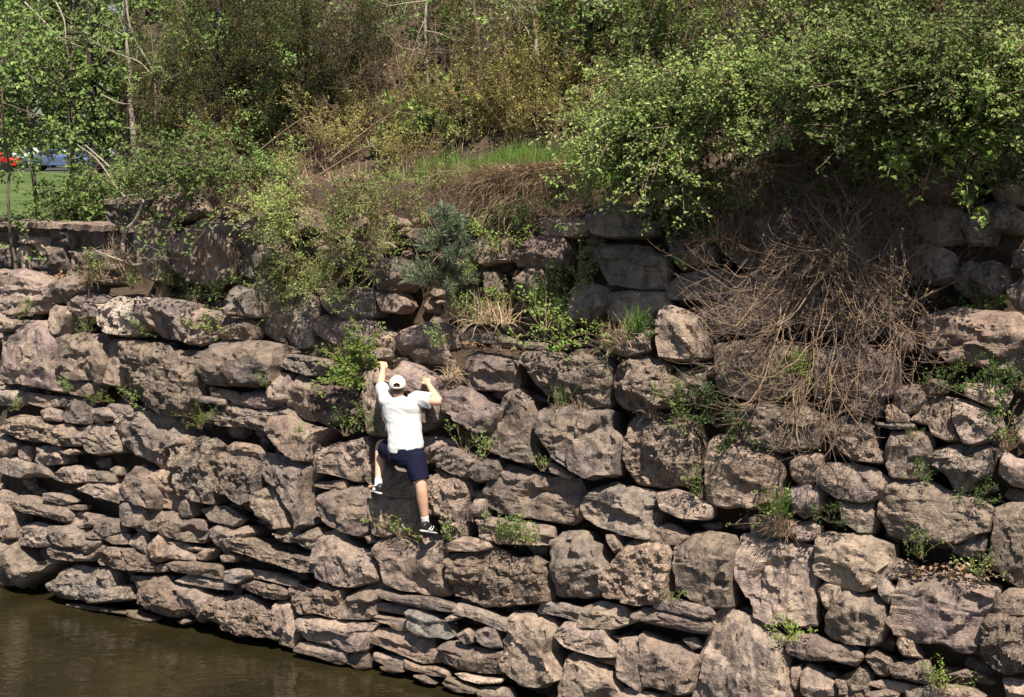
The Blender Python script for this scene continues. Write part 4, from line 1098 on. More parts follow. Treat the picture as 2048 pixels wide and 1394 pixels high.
# small plants in the joints and on the ledges:  (px, py, kind, scale, label)
SMALL = [
 (800, 1062, 'weedlight', 1.15, 'bright green weed with a yellow bloom below the climber, between the feet'),
 (690, 862, 'weed', .9, 'small dark green weed in the joint left of the climber\'s hips'),
 (735, 850, 'weed', 1.0, 'leafy green weed in the shadow beside the climber\'s shirt'),
 (605, 880, 'weed', .6, 'tiny weed on the sloping block left of the climber'),
 (930, 890, 'weed', 1.1, 'green weed on the ledge to the right of the climber\'s waist'),
 (965, 905, 'weed', .9, 'feathery green weed under the leaning boulder right of the climber'),
 (1085, 935, 'weed', .6, 'small weed between the two big blocks right of the climber'),
 (1400, 985, 'weed', .9, 'thin upright weed in the vertical joint beside the pitted square block'),
 (1560, 1035, 'weed', 1.5, 'bushy green weed on the ledge under the bare hanging branches'),
 (1660, 1040, 'ivy', 1.0, 'dark green ivy clump on the pale boulder at right'),
 (1585, 1270, 'weedlight', .8, 'bright weed beside the tall round-topped boulder'),
 (1840, 1105, 'weed', .9, 'green weed under the largest sloping boulder at right'),
 (1965, 1000, 'ivy', .8, 'small ivy plant in the dark joint near the right edge'),
 (1960, 1150, 'weed', .8, 'weed behind the leaf-strewn block at the lower right'),
 (1880, 1370, 'weedlight', .8, 'bright weed low on the wall at the bottom right'),
 (1845, 950, 'ivy', .7, 'ivy sprig in the joint under the small square block'),
 (2010, 880, 'weed', 1.0, 'weed in the shaded joint near the right edge'),
 (1900, 770, 'ivy', .9, 'ivy trailing along the ledge below the broad pale boulder at right'),
 (1975, 765, 'ivy', 1.0, 'ivy clump at the right edge of the ledge'),
 (2035, 770, 'ivy', 1.1, 'dark ivy clump cut by the right edge of the picture'),
 (1960, 610, 'ivy', 1.1, 'ivy hanging between two shaded blocks at far right'),
 (1370, 830, 'weed', 1.2, 'green weed in the joint below the pitted block at centre right'),
 (1415, 830, 'ivy', 1.4, 'dark ivy in the shaded gap left of the hanging branches'),
 (1480, 870, 'ivy', 1.5, 'dark ivy under the hanging branches'),
 (1350, 800, 'weed', .8, 'pale weed beside the pitted block at centre right'),
 (1130, 680, 'weedlight', 1.5, 'bright ferny weed on the ledge above the conglomerate block'),
 (1090, 640, 'weed', 1.6, 'tall green weed on the ledge right of the pine sapling'),
 (1110, 600, 'leafy', .35, 'leafy green bush against the upper tier right of the pine sapling'),
 (1160, 560, 'weed', 1.2, 'green weed growing below the shaded block of the upper tier'),
 (1290, 660, 'ivy', 1.0, 'ivy on the ledge under the shaded upper blocks'),
 (1230, 690, 'weed', .9, 'weed in the shaded ledge over the pitted block'),
 (930, 640, 'weed', 1.1, 'weed at the foot of the pine sapling'),
 (985, 610, 'weedlight', 1.1, 'yellow-green weed right of the pine sapling'),
 (960, 450, 'ivy', 1.1, 'ivy hanging in the dry grass at centre'),
 (1040, 440, 'ivy', 1.2, 'ivy leaves beneath the dry grass mound'),
 (1000, 500, 'weedlight', 1.2, 'pale ivy-like vine on the upper tier under the dry grass'),
 (930, 560, 'weedlight', 1.0, 'pale vine right beside the pine needles'),
 (580, 610, 'weedlight', 1.2, 'yellow-green sprig over the large upper block left of centre'),
 (600, 580, 'weedlight', 1.4, 'yellow-green sprig on top of the large upper block left of centre'),
 (540, 560, 'leafy', .3, 'feathery green bush on the ledge left of the cascading shrub'),
 (505, 590, 'weed', 1.2, 'green weed on the ledge left of the large upper block'),
 (440, 590, 'ivy', 1.2, 'dark green weed in the shade at the back of the left ledge'),
 (380, 580, 'ivy', 1.2, 'dark weed at the foot of the shaded upper blocks on the left'),
 (330, 575, 'weed', 1.2, 'green weed at the left end of the shaded upper blocks'),
 (265, 570, 'weed', 1.1, 'pale weed at the foot of the crooked bare sapling'),
 (170, 560, 'weed', 1.0, 'weed in front of the mortared wall'),
 (200, 545, 'weed', 1.2, 'weed beside the dry tuft in front of the mortared wall'),
 (60, 625, 'weed', .9, 'weed under the slanting boulder at the left edge'),
 (175, 665, 'weed', .8, 'weed below the wedge-shaped block on the left'),
 (275, 660, 'weed', .8, 'weed beneath the pale banded stone'),
 (140, 690, 'ivy', .6, 'ivy in the narrow joint between the upper left blocks'),
 (125, 725, 'ivy', .6, 'ivy in the joint right of the tall left block'),
 (420, 660, 'weedlight', .9, 'yellow-green moss and weed right of the rough pitted block'),
 (195, 800, 'weedlight', .6, 'small bright weed on the long ledge at left'),
 (265, 800, 'weed', .8, 'weed in the notch under the large pitted block'),
 (140, 780, 'weed', .6, 'tiny weed at the left end of the long ledge'),
 (398, 850, 'weedlight', .9, 'bright weed in the open joint left of centre'),
 (35, 815, 'weed', .6, 'weed at the left edge above the rough ledge stone'),
 (535, 770, 'weed', .6, 'weed in the joint below the tall block left of centre'),
 (1000, 1075, 'weed', 1.2, 'low green weed spreading over the flat stone right of the climber\'s foot'),
 (1060, 1080, 'weedlight', .8, 'bright weed at the right end of the flat grassy stone'),
 (900, 1075, 'weed', .6, 'weed by the climber\'s standing foot'),
 (1340, 1205, 'weed', .6, 'grass-like weed behind the long slab at bottom centre'),
 (1570, 720, 'spray', .22, 'small bright green leafy shoot among the bare hanging branches'),
 (1830, 880, 'weed', .5, 'tiny weed on top of the small square block at right'),
 (1120, 405, 'ivy', 1.2, 'ivy under the overhanging edge of the dry grass'),
 (880, 690, 'weed', .8, 'weed above the climber\'s raised right hand'),
]
for px, py, kind, s, lab in SMALL:
    upper = py < 640 and 240 < px
    P = on_wall(px, py, (U_OFF if upper else 0.) - .10)
    if kind == 'ivy': s *= .5
    t = plant(kind, 'ivy_clump' if kind == 'ivy' else 'weed', lab, 'ivy' if kind == 'ivy' else 'weed', P, s)
GR = [(560, 560, 'green', 1.0, 'green grass tuft on the ledge left of the cascading shrub'), (1100, 630, 'green', 1.3, 'tall green grass tuft on the ledge below the upper tier at centre'), (1080, 610, 'green', 1.2, 'green grass tuft beside the tall weed at centre'), (1275, 660, 'green', 1.1, 'thin grass tuft in the shade of the upper tier'),
 (1125, 800, 'green', .8, 'short green grass on the big block right of the climber'), (1120, 815, 'dry', .8, 'dry straw tuft on top of the big block right of the climber'), (1165, 818, 'dry', .7, 'dry straw hanging over the corner of the big block right of the climber'),
 (1300, 830, 'dry', .8, 'dry straw tuft on the pitted square block'), (1250, 680, 'dry', 1.2, 'reddish dry grass hanging from the ledge under the shaded blocks'), (1220, 690, 'dry', 1.1, 'dry grass hanging left of the reddish straw'), (240, 520, 'dry', 1.3, 'straw tuft hanging at the foot of the crooked bare sapling'), (255, 540, 'dry', 1.2, 'straw tuft below the crooked bare sapling'),
 (180, 560, 'dry', 1.0, 'flattened straw on the low block before the mortared wall'), (320, 600, 'dry', .9, 'straw tuft on the ledge over the banded stone'), (380, 610, 'dry', .9, 'straw tuft at the back of the left ledge'), (1010, 1070, 'green', .8, 'short grass on the flat stone right of the climber\'s foot'), (1560, 1020, 'green', 1.0, 'grass tuft under the hanging branches'), (1560, 1060, 'dry', 1.0, 'straw tuft below the grass under the hanging branches'),
 (960, 640, 'dry', 1.1, 'straw tuft below the pine sapling'), (1010, 640, 'dry', 1.1, 'straw tuft on the jutting ledge slab'), (900, 630, 'dry', 1.0, 'straw tuft left of the jutting ledge slab'), (1450, 470, 'dry', 1.5, 'pale straw mound left of the bare hanging branches'), (1470, 500, 'dry', 1.4, 'pale straw below the mound left of the hanging branches'), (905, 750, 'dry', .8, 'dry tuft by the climber\'s right hand')]
for px, py, k, s, lab in GR:
    upper = py < 640 and 240 < px
    grass_tuft(k, lab, on_wall(px, py, (U_OFF if upper else 0.) - .08), s)

# grass on the shelf (nobody could count it)
def blade_field(name, P, rng, h, sprd, droop, wd, mat, label, cat, d0=(0, 0, 1)):
    n = len(P)
    az = rng.uniform(0, 6.28, n); le = np.abs(rng.normal(0, sprd, n))
    d = np.stack([np.sin(le) * np.cos(az), np.sin(le) * np.sin(az), np.cos(le)], 1) * .8 + np.array(d0)
    Pl = grow(P, d, h * rng.uniform(.5, 1.25, n), 5, droop, .06, rng)
    w = wd * np.array([1, 1, .85, .55, .1])
    T = np.gradient(Pl, axis=1); A = unit(np.cross(T, np.array([.2, .1, .97]) + rng.normal(0, .4, (n, 1, 3))))
    V = np.stack([Pl - A * w[None, :, None], Pl + A * w[None, :, None]], 2).reshape(-1, 3)
    ix = np.arange(n * 10).reshape(n, 5, 2)
    Fq = np.stack([ix[:, :-1, 0], ix[:, :-1, 1], ix[:, 1:, 1], ix[:, 1:, 0]], -1).reshape(-1, 4)
    o = obj(name, mesh_from(name, V, [Fq]), mat); tag(o, label, cat); o['kind'] = 'stuff'
def ground_pts(n, u0, u1, w0, w1, rng, dens=None):
    u = rng.uniform(u0, u1, n); w = rng.uniform(w0, w1, n)
    if dens is not None:
        k = dens(u, w) > rng.uniform(0, 1, n); u = u[k]; w = w[k]
    z = hill_z(u, w)
    return np.array([uwz(a, b, c) for a, b, c in zip(u, w, z)])
rg = R(55)
blade_field('shelf_grass', ground_pts(18000, -1.6, 2.1, 1.95, 3.3, rg, lambda u, w: np.clip(.9 - .3 * np.abs(u - .8), .1, 1) * (vnoise(np.stack([u * 2.2, w * 2.2, u * 0], -1)) > -.25)), rg, .27, .6, 1.6, .005, MAT['grass_blade'], 'lush green grass on the shelf above the wall', 'grass')
blade_field('slope_weeds', ground_pts(3000, -5.5, 8, 2.5, 7.5, rg), rg, .25, .7, 1.5, .005, MAT['dry_grass'], 'dry straw scattered through the brush on the slope', 'dry grass')
# dry grass mound draped over the wall edge at centre
P = np.array([on_wall(rg.uniform(880, 1180), 0, 0) for _ in range(1)])
pts = []
for k in range(5200):
    px = rg.normal(1035, 85); py = 352 + 18 * math.sin((px - 880) / 60) * .3 - .05 * (px - 900) * .5 + rg.exponential(26)
    pts.append(on_wall(np.clip(px, 875, 1185), py, .60 - .0009 * (py - 340) + rg.uniform(-.1, .12)))
blade_field('straw_drape', np.array(pts), rg, .36, 1.5, 2.6, .0026, MAT['dry_grass'], 'pale dry grass draped over the wall edge below the green shelf', 'dry grass', tuple(-W3 * .7))
# dead leaves
def litter(name, P, rng, mat, label, sz=.05):
    n = len(P); Nn = unit(rng.normal(0, .45, (n, 3)) + np.array([0, -.1, 1.])); Tn = rng.normal(0, 1, (n, 3))
    lv = leaves(P, Nn, Tn, rng.uniform(.6, 1.3, n) * sz, rng.uniform(.5, .9, n) * sz)
    o = obj(name, mesh_from(name, lv[0], [lv[1]]), mat); tag(o, label, 'dead leaves'); o['kind'] = 'stuff'
lp = [ground_pts(5000, -5.4, 8, 1.95, 7, rg) + np.array([0, 0, .03])]
led = []
for k in range(420):
    px = rg.normal(1060, 60); led.append(on_wall(px, 338 - .05 * (px - 1000) + rg.uniform(-8, 14), .5 + rg.uniform(-.1, .2)))
for k in range(1500):
    u = rg.uniform(-6.5, 7); led.append(uwz(u, BAT * 3.5 + rg.uniform(.38, .8), (3.52 if u > -5 else 3.95) + rg.uniform(0, .05)))
for k in range(170):
    led.append(on_wall(rg.uniform(1780, 1985), 0, 0) * 0 + on_wall(1800 + 190 * rg.uniform(), 1128 + rg.uniform(-6, 14) + 22 * rg.uniform(), -.05 + rg.uniform(-.05, .1)))
litter('leaf_litter', np.concatenate([lp[0], np.array(led)]), rg, MAT['dead_leaf'], 'brown dead leaves lying on the ledges and the slope')

# ---- big drooping leafless shrub on the right
def bezier(a, b, c, d, k):
    t = np.linspace(0, 1, k)[:, None]
    return (1 - t) ** 3 * a + 3 * (1 - t) ** 2 * t * b + 3 * (1 - t) * t * t * c + t ** 3 * d
rb = R(808)
root = thing('drooping_shrub', 'large leafless shrub with tan arching branches hanging over the right half of the wall', 'shrub', tuple(on_wall(1690, 420, .45)))
RL = np.array(root.location)
stems = []
NS = 92
for k in range(NS):
    sx = rb.normal(1680, 85); sy = rb.uniform(370, 560)
    a = on_wall(sx, sy, .42 + rb.uniform(-.2, .1))
    an = rb.uniform(0, 2 * math.pi); rr_ = math.sqrt(rb.uniform(.12, 1.))
    ex = 1630 + 278 * rr_ * math.cos(an); ey = 690 + 240 * rr_ * math.sin(an) * (1 if math.sin(an) < 0 else 1 - .25 * abs(math.cos(an)))
    if ex > 1780: ey = min(ey, 760)
    e = on_wall(ex, ey, -.38 + rb.uniform(-.3, .2))
    mid = on_wall(sx * .65 + ex * .35, sy + (ey - sy) * .3 - 10, -.25 + rb.uniform(-.25, .3))
    low = on_wall(sx * .3 + ex * .7, ey + rb.uniform(30, 130) * min(1., abs(ex - 1660) / 150), -.38 + rb.uniform(-.2, .25))
    stems.append(bezier(a, mid, low, e, 14))
S = np.array(stems) - RL
S[:, 1:] += rb.normal(0, .012, S[:, 1:].shape)
wood = [tubes(S, (.003 + .008 * rb.uniform(0, 1, NS) ** 2)[:, None] * np.linspace(1, .35, 14)[None], 5)]
mtw = 820
p, d, i = pick_on(S, mtw, rb, .25, 1.)
td = unit(d * .7 + rb.normal(0, .55, (mtw, 3)) - U3 * .25)
Tw = grow(p, td, rb.uniform(.2, .6, mtw), 7, .5, .09, rb, lift=2.6)
fine = [tubes(Tw, .0028 * np.linspace(1, .4, 7)[None] * np.ones((mtw, 1)), 4)]
p, d, i = pick_on(Tw, 1500, rb, .2, 1.)
Tw2 = grow(p, unit(d * .8 + rb.normal(0, .5, (1500, 3)) + np.array([0, 0, .2])), rb.uniform(.06, .2, 1500), 4, -.5, .08, rb)
fine.append(tubes(Tw2, .0019 * np.linspace(1, .5, 4)[None] * np.ones((1500, 1)), 3))
V, Fs = join_geo(wood)
obj('branches', mesh_from('branches', V, Fs), MAT['twig_tan'], root)
V, Fs = join_geo(fine)
obj('twigs', mesh_from('twigs', V, Fs), MAT['twig_brown'], root)
p, d, i = pick_on(Tw2, 1100, rb, .6, 1.)
lv = leaf_cloud(p, d, rb, .016, .009)
obj('buds', mesh_from('buds', lv[0], [lv[1]]), MAT['leaf_yellow'], root)
# dead brush caught behind it
for i, (px, py, s) in enumerate(((1480, 480, .6), (1560, 430, .6), (1640, 470, .65), (1760, 520, .6), (1830, 560, .5), (1590, 560, .55), (1700, 600, .5), (1610, 370, .55), (1700, 390, .6), (1790, 420, .55), (1860, 470, .5), (1530, 390, .5))):
    plant('bare', 'dead_brush', 'dark dead twigs behind the drooping shrub' + place_words(px, py, [(1480, 370), (1860, 600)]), 'dead brush', on_wall(px, py, .35), s, group='dead twigs behind the drooping shrub')

# ---- slender trees
def tree(P, top, r0, seed, label, nb=14, bl=1.2, lf=16, ll=.07, lw=.05, bark='bark', leaf='leaf_mid', crook=.06, tmin=.35, name='sapling', cat='sapling', group=None, tw=6):
    rng = R(seed)
    P = np.asarray(P, float); D = np.asarray(top, float) - P; L = np.linalg.norm(D)
    t = thing(name, label, cat, tuple(P), 0., group)
    k = 14
    T = np.linspace(0, 1, k)[:, None] * D[None] + np.array([0, 0, -.1]) * (1 - np.linspace(0, 1, k)[:, None])
    off = np.cumsum(rng.normal(0, crook, (k, 3)), 0) * .5; off -= np.linspace(0, 1, k)[:, None] * off[-1] * .7; off[0] = 0
    T = (T + off)[None]
    trunk = [tubes(T, (r0 * np.linspace(1.1, .35, k))[None], 8)]
    p, d, i = pick_on(T, nb, rng, tmin, 1.)
    bd = unit(rng.normal(0, .8, (nb, 3)) + np.array([0, -.2, .55]))
    Bp = grow(p, bd, bl * rng.uniform(.5, 1.2, nb), 8, .15, .1, rng)
    trunk.append(tubes(Bp, r0 * .38 * np.linspace(1, .25, 8)[None] * np.ones((nb, 1)), 4))
    m = nb * tw
    p, d, i = pick_on(Bp, m, rng, .2, 1.)
    Tw = grow(p, unit(d * .5 + rng.normal(0, .7, (m, 3))), bl * .42 * rng.uniform(.4, 1.2, m), 5, .3, .1, rng)
    tv = tubes(Tw, .0045 * np.linspace(1, .5, 5)[None] * np.ones((m, 1)), 3)
    trunk.append(tv)
    V, Fs = join_geo(trunk)
    obj('trunk', mesh_from('trunk', V, Fs, smooth=True), MAT[bark], t)
    if lf:
        p, d, i = pick_on(Tw, m * lf, rng, .1, 1.)
        lv = leaf_cloud(p + rng.normal(0, .03, p.shape), d, rng, ll, lw, .8)
        obj('crown', mesh_from('crown', lv[0], [lv[1]]), MAT[leaf], t)
    return t
def at_dist(px, py, t): return CAM + ray(px, py) * t
def on_z(px, z, t):
    d = ray(px, 400); Pp = CAM + d * t; return np.array([Pp[0], Pp[1], z])
LAWN = 3.2
# left of the hill, standing behind the mortared wall
LT = [(28, 20.9, 15, 60, .028, 'thin straight sapling at the left edge in front of the lawn', 'bark', 'leaf_mid', 8),
      (128, 23.5, 160, -40, .05, 'slender tree with ridged bark left of the dark trunk', 'bark', 'leaf_mid', 16),
      (200, 22.5, 180, 60, .075, 'dark-trunked tree at the left end of the bank', 'dark_bark', 'leaf_mid', 16),
      (75, 26.5, 40, -30, .045, 'leafy young tree between the lawn and the left edge', 'bark', 'leaf_mid', 18),
      (150, 28.0, 120, -60, .05, 'leafy young tree in front of the parked cars', 'bark', 'leaf_mid', 18),
      (230, 25.5, 250, -30, .05, 'leafy young tree behind the dark trunk', 'bark', 'leaf_mid', 18),
      (-40, 25.0, -20, -30, .05, 'leafy young tree cut by the left edge of the picture', 'bark', 'leaf_mid', 18)]
for j, (px, t0, tx, ty, r0, lab, bk, lf, nb) in enumerate(LT):
    base = on_z(px, LAWN - .05, t0); top = at_dist(tx, ty, t0 - .2)
    tree(base, top, r0, 900 + j, lab, nb + 8, 1.6, 20, .075, .055, bk, lf, tmin=.52 if j else .6, tw=7)
for j, (px, t0, s) in enumerate(((165, 21.9, 1.25), (215, 21.6, 1.5), (110, 22.2, 1.12), (195, 22.6, 1.4), (140, 22.4, 1.2), (235, 21.7, 1.6), (228, 23.4, 1.8))):
    plant('leafy', 'bank_shrub', 'dark leafy shrub on the lawn edge behind the mortared wall' + place_words(px, t0, [(110, 21.6), (235, 23.4)]).replace('top', 'near').replace('bottom', 'far'), 'shrub', on_z(px, LAWN, t0), s, group='shrubs behind the mortared wall')
# crooked bare sapling at the end of the mortared wall
def limb_tree(label, polys, mat, name='bare_sapling', cat='sapling', twn=5, seed=1, base=None):
    rng = R(seed)
    A = np.array(polys[0][0][0]); t = thing(name, label, cat, tuple(A))
    parts = []; allp = []
    for pts, r0, r1 in polys:
        pts = np.array(pts) - A
        s = np.linspace(0, len(pts) - 1, 16); kk = np.minimum(s.astype(int), len(pts) - 2); f = (s - kk)[:, None]
        P0 = pts[np.maximum(kk - 1, 0)]; P1 = pts[kk]; P2 = pts[kk + 1]; P3 = pts[np.minimum(kk + 2, len(pts) - 1)]
        C = .5 * (2 * P1 + (P2 - P0) * f + (2 * P0 - 5 * P1 + 4 * P2 - P3) * f ** 2 + (3 * P1 - P0 - 3 * P2 + P3) * f ** 3)
        parts.append(tubes(C[None], np.linspace(r0, r1, 16)[None], 7)); allp.append(C)
    if twn:
        S = np.array(allp); m = twn * len(allp)
        p, d, i = pick_on(S, m, rng, .35, 1.)
        Tw = grow(p, unit(d * .7 + rng.normal(0, .6, (m, 3))), rng.uniform(.15, .5, m), 6, .1, .12, rng)
        tv = tubes(Tw, .004 * np.linspace(1, .4, 6)[None] * np.ones((m, 1)), 3)
        parts.append(tv)
    V, Fs = join_geo(parts); obj('limb', mesh_from('limb', V, Fs, smooth=True), mat, t)
    return t
W_ = lambda x, y, o=.35: on_wall(x, y, o - .32)
limb_tree('crooked pale bare sapling at the right end of the mortared wall', [
    ([W_(262, 530), W_(246, 500), W_(252, 462), W_(272, 440), W_(285, 405, .3)], .032, .022),
    ([W_(262, 530), W_(285, 528, .2), W_(308, 515, .1), W_(322, 500, 0)], .017, .007),
    ([W_(285, 405, .3), W_(300, 380, .35), W_(330, 350, .4)], .02, .009),
    ([W_(285, 405, .3), W_(250, 385, .3), W_(225, 340, .35), W_(170, 290, .4)], .02, .009),
    ([W_(262, 530), W_(240, 520, .1), W_(200, 505, .05), W_(185, 495)], .014, .006),
    ([W_(330, 350, .4), W_(352, 365, .3), W_(352, 400, .2)], .008, .004)], MAT['pale_bark'], seed=3)
# trunks standing on the hill: (base px, py, top px, py, radius, bark, label)
for j, (bx, by, tx, ty, r, bk, lf, lab) in enumerate([
    (1082, 215, 1058, -60, .04, 'pale_bark', 0, 'pale leaning bare trunk at top centre'),
    (866, 240, 850, -60, .03, 'pale_bark', 0, 'thin pale trunk rising left of the pale leaning trunk'),
    (1176, 245, 1192, -50, .10, 'dark_bark', 8, 'dark ivy-wrapped trunk right of top centre'),
    (1222, 140, 1212, -160, .2, 'pale_bark', 0, 'thick grey trunk at the top edge right of centre'),
    (1268, 130, 1243, -60, .035, 'pale_bark', 0, 'thin white branch-like trunk beside the thick grey trunk'),
    (1200, 235, 1192, 60, .022, 'bark', 0, 'thin stake-like stem right of the ivy-wrapped trunk'),
    (434, 345, 440, -60, .06, 'dark_bark', 10, 'dark trunk rising from the bank at upper left'),
    (275, 345, 245, -60, .045, 'pale_bark', 6, 'pale forked tree at upper left'),
    (385, 240, 370, -60, .035, 'bark', 6, 'slim tree with twiggy crown left of the dark junipers'),
    (845, 250, 842, 110, .045, 'bark', 3, 'short broken trunk among the seedlings at left of the shelf'),
    (1012, 235, 1000, -60, .03, 'bark', 3, 'slim brown trunk at top centre'),
    (955, 225, 945, -60, .03, 'bark', 3, 'slim brown trunk left of the slim centre trunk'),
    (1110, 150, 1120, -60, .025, 'bark', 3, 'slim brown trunk between the pale and the ivy-wrapped trunks'),
    (700, 200, 690, -60, .03, 'bark', 4, 'slim trunk behind the leafless brush'),
    (590, 200, 610, -60, .03, 'bark', 5, 'slim trunk at top left of centre'),
    (330, 340, 300, 60, .03, 'bark', 4, 'slim leaning trunk on the left bank'),
    ]):
    base = hill_hit(bx, by); tt = np.linalg.norm(base - CAM) / np.linalg.norm(ray(bx, by)); top = at_dist(tx, ty, tt - .1)
    tree(base, top, r, 700 + j, lab, 9, .8, lf, .06, .042, bk, 'leaf_mid' if bk != 'dark_bark' else 'leaf_mid', crook=.035, tmin=.4, name='slender_tree', cat='tree', tw=5)
# loose bare limbs leaning in the brush
for j, (pts, r, lab) in enumerate([
    (((250, -20), (262, 60), (300, 130)), .02, 'pale bare limb slanting at the top left'),
    (((50, 5), (90, 45), (120, 75), (165, 95)), .018, 'pale limb crossing the leaves near the top left corner'),
    (((110, 0), (128, 40), (132, 80)), .015, 'short pale limb beside the crossing limb at top left'),
    (((310, 160), (280, 125), (230, 105), (165, 70)), .012, 'curved bare limb over the left bank'),
    (((205, 190), (250, 208), (310, 200), (350, 195)), .011, 'bow-shaped bare twig in the brush at left'),
    (((255, 400), (230, 370), (195, 320), (155, 290)), .016, 'brown limb leaning left over the lawn'),
    (((1215, 395), (1240, 345), (1260, 305)), .018, 'pale broken stick leaning below the honeysuckle'),
    (((1410, 400), (1420, 370), (1432, 345)), .013, 'short pale stick in the dark foliage left of the drooping shrub'),
    (((640, 350), (720, 300), (760, 290)), .012, 'grey stick lying across the brush left of the seedlings'),
    (((660, 320), (740, 255), (800, 215)), .012, 'long grey stick slanting through the leafless brush'),
    (((520, 300), (600, 240), (640, 235)), .010, 'thin fallen stick left of the leafless brush'),
    (((680, 600), (730, 560), (770, 530)), .012, 'tan stick under the cascading shrub'),
    (((650, 530), (665, 490), (690, 470)), .010, 'thin tan stick in the cascading shrub'),
    (((1515, 325), (1590, 330), (1650, 298)), .014, 'grey bare limb crossing under the thicket at right'),
    ]):
    o_ = .55 if pts[0][1] > 250 else 2.2
    if j == 0 or pts[0][0] < 300 and pts[0][1] < 260: o_ = 2.4
    if 1200 < pts[0][0] < 1700: o_ = .1
    if 500 < pts[0][0] < 700 and pts[0][1] > 480: o_ = .1
    limb_tree(lab, [([on_wall(x, y, o_ + rs.uniform(-.05, .05)) for x, y in pts], r, r * .4)], MAT['pale_bark' if j < 6 else 'twig_tan'], 'bare_branch', 'branch', 7, 60 + j)

# ------------------------------------------------------------------ the climber
def remesh(parts, voxel, smooth_it=3, fac=.5):
    V, Fs = join_geo_multi(parts)
    me = mesh_from('tmp', V, Fs)
    o = bpy.data.objects.new('tmp', me); COL.objects.link(o)
    md = o.modifiers.new('r', 'REMESH'); md.mode = 'VOXEL'; md.voxel_size = voxel; md.use_smooth_shade = True
    sm = o.modifiers.new('s', 'SMOOTH'); sm.iterations = smooth_it; sm.factor = fac
    dg = bpy.context.evaluated_depsgraph_get(); dg.update()
    out = bpy.data.meshes.new_from_object(o.evaluated_get(dg))
    bpy.data.objects.remove(o); bpy.data.meshes.remove(me)
    out.polygons.foreach_set('use_smooth', np.ones(len(out.polygons), bool))
    return out
def join_geo_multi(parts):
    Vs = []; Fs = []; o = 0
    for V, fl in parts:
        Vs.append(V)
        for f in fl: Fs.append(np.asarray(f) + o)
        o += len(V)
    return np.concatenate(Vs), Fs
def loft(cs, sides=20, cap=True):
    """cs: list of (centre, axis_a, axis_b) with ellipse half axes -> closed tube"""
    an = np.arange(sides) * 2 * np.pi / sides
    V = np.concatenate([c + np.cos(an)[:, None] * a + np.sin(an)[:, None] * b for c, a, b in cs])
    k = len(cs); ix = np.arange(k * sides).reshape(k, sides)
    a = ix[:-1]; b = ix[1:]
    Q_ = np.stack([a, np.roll(a, -1, 1), np.roll(b, -1, 1), b], -1).reshape(-1, 4)
    V = np.concatenate([V, [cs[0][0]], [cs[-1][0]]]); n = k * sides
    t0 = np.stack([np.roll(ix[0], -1), ix[0], np.full(sides, n)], -1); t1 = np.stack([ix[-1], np.roll(ix[-1], -1), np.full(sides, n + 1)], -1)
    return V, [Q_, t0, t1]
def limb(pts, rad, sides=16, sub=5, round_end=True):
    """smooth round tube through pts with radii"""
    pts = np.array(pts, float); rad = np.array(rad, float)
    s = np.linspace(0, len(pts) - 1, (len(pts) - 1) * sub + 1); k = np.minimum(s.astype(int), len(pts) - 2); f = (s - k)[:, None]
    P0 = pts[np.maximum(k - 1, 0)]; P1 = pts[k]; P2 = pts[k + 1]; P3 = pts[np.minimum(k + 2, len(pts) - 1)]
    C = .5 * (2 * P1 + (P2 - P0) * f + (2 * P0 - 5 * P1 + 4 * P2 - P3) * f ** 2 + (3 * P1 - P0 - 3 * P2 + P3) * f ** 3)
    r = np.interp(s, np.arange(len(rad)), rad)
    T = unit(np.gradient(C, axis=0))
    if round_end:
        C = np.concatenate([C[:1] - T[:1] * r[0] * np.array([[.85], [.5]]), C, C[-1:] + T[-1:] * r[-1] * np.array([[.5], [.85]])])
        T = np.concatenate([T[:1], T[:1], T, T[-1:], T[-1:]]); r = np.r_[r[0] * .5, r[0] * .85, r, r[-1] * .85, r[-1] * .5]
    ref = np.array([.13, .96, .25]); A = unit(np.cross(T, ref)); Bv = np.cross(T, A)
    return loft([(c, a * q, b * q) for c, a, b, q in zip(C, A, Bv, r)], sides)
def blob(c, ax, ay, az, n=12):
    th = np.linspace(.12, np.pi - .12, n)
    return loft([(c + az * math.cos(t), ax * math.sin(t), ay * math.sin(t)) for t in th], 18)

PO = -.10                                        # how far the whole figure stands off the stone faces
J = lambda x, y, o: on_wall(x, y, o + PO)
JT = lambda x, y, o: on_wall(x, y, o + PO + (x - 808) / 188. * .42)     # trunk joints: the back is turned to the creek
head = JT(795, 774, -.30); neck = JT(797, 792, -.29)
shL = JT(772, 799, -.28); elL = J(762, 766, -.20); wrL = J(766, 738, .0)
shR = JT(835, 798, -.26); elR = J(877, 803, -.16); wrR = J(858, 770, -.06)
chest = JT(803, 826, -.27); waist = JT(810, 868, -.30); pel = JT(814, 903, -.33)
hipL = JT(797, 912, -.33); hipR = JT(829, 913, -.33)
knL = J(763, 890, -.04); anL = J(757, 966, -.20)
knR = J(842, 975, -.27); anR = J(850, 1040, -.15)
right = unit(shR - shL); fwd = unit(np.array([.18, .98, 0.]) - right * (np.array([.18, .98, 0.]) @ right)); upv = unit(np.cross(right, fwd))
person = thing('person', 'person in white T-shirt, navy shorts and white cap climbing the stone wall', 'person', tuple(anR + np.array([0, 0, -.08])))
PL = np.array(person.location)
plain('skin', (.74, .44, .31), .5, .35)
fabric('shirt_white', (.57, .58, .60), (.63, .64, .66)); fabric('shorts_navy', (.006, .007, .024), (.010, .012, .038)); fabric('cap_white', (.72, .68, .62), (.78, .74, .68)); fabric('sock_white', (.75, .75, .75), (.8, .8, .8))
plain('hair_brown', (.07, .04, .025), .6); plain('shoe_black', (.018, .018, .02), .45); plain('shoe_white', (.7, .7, .7), .5)

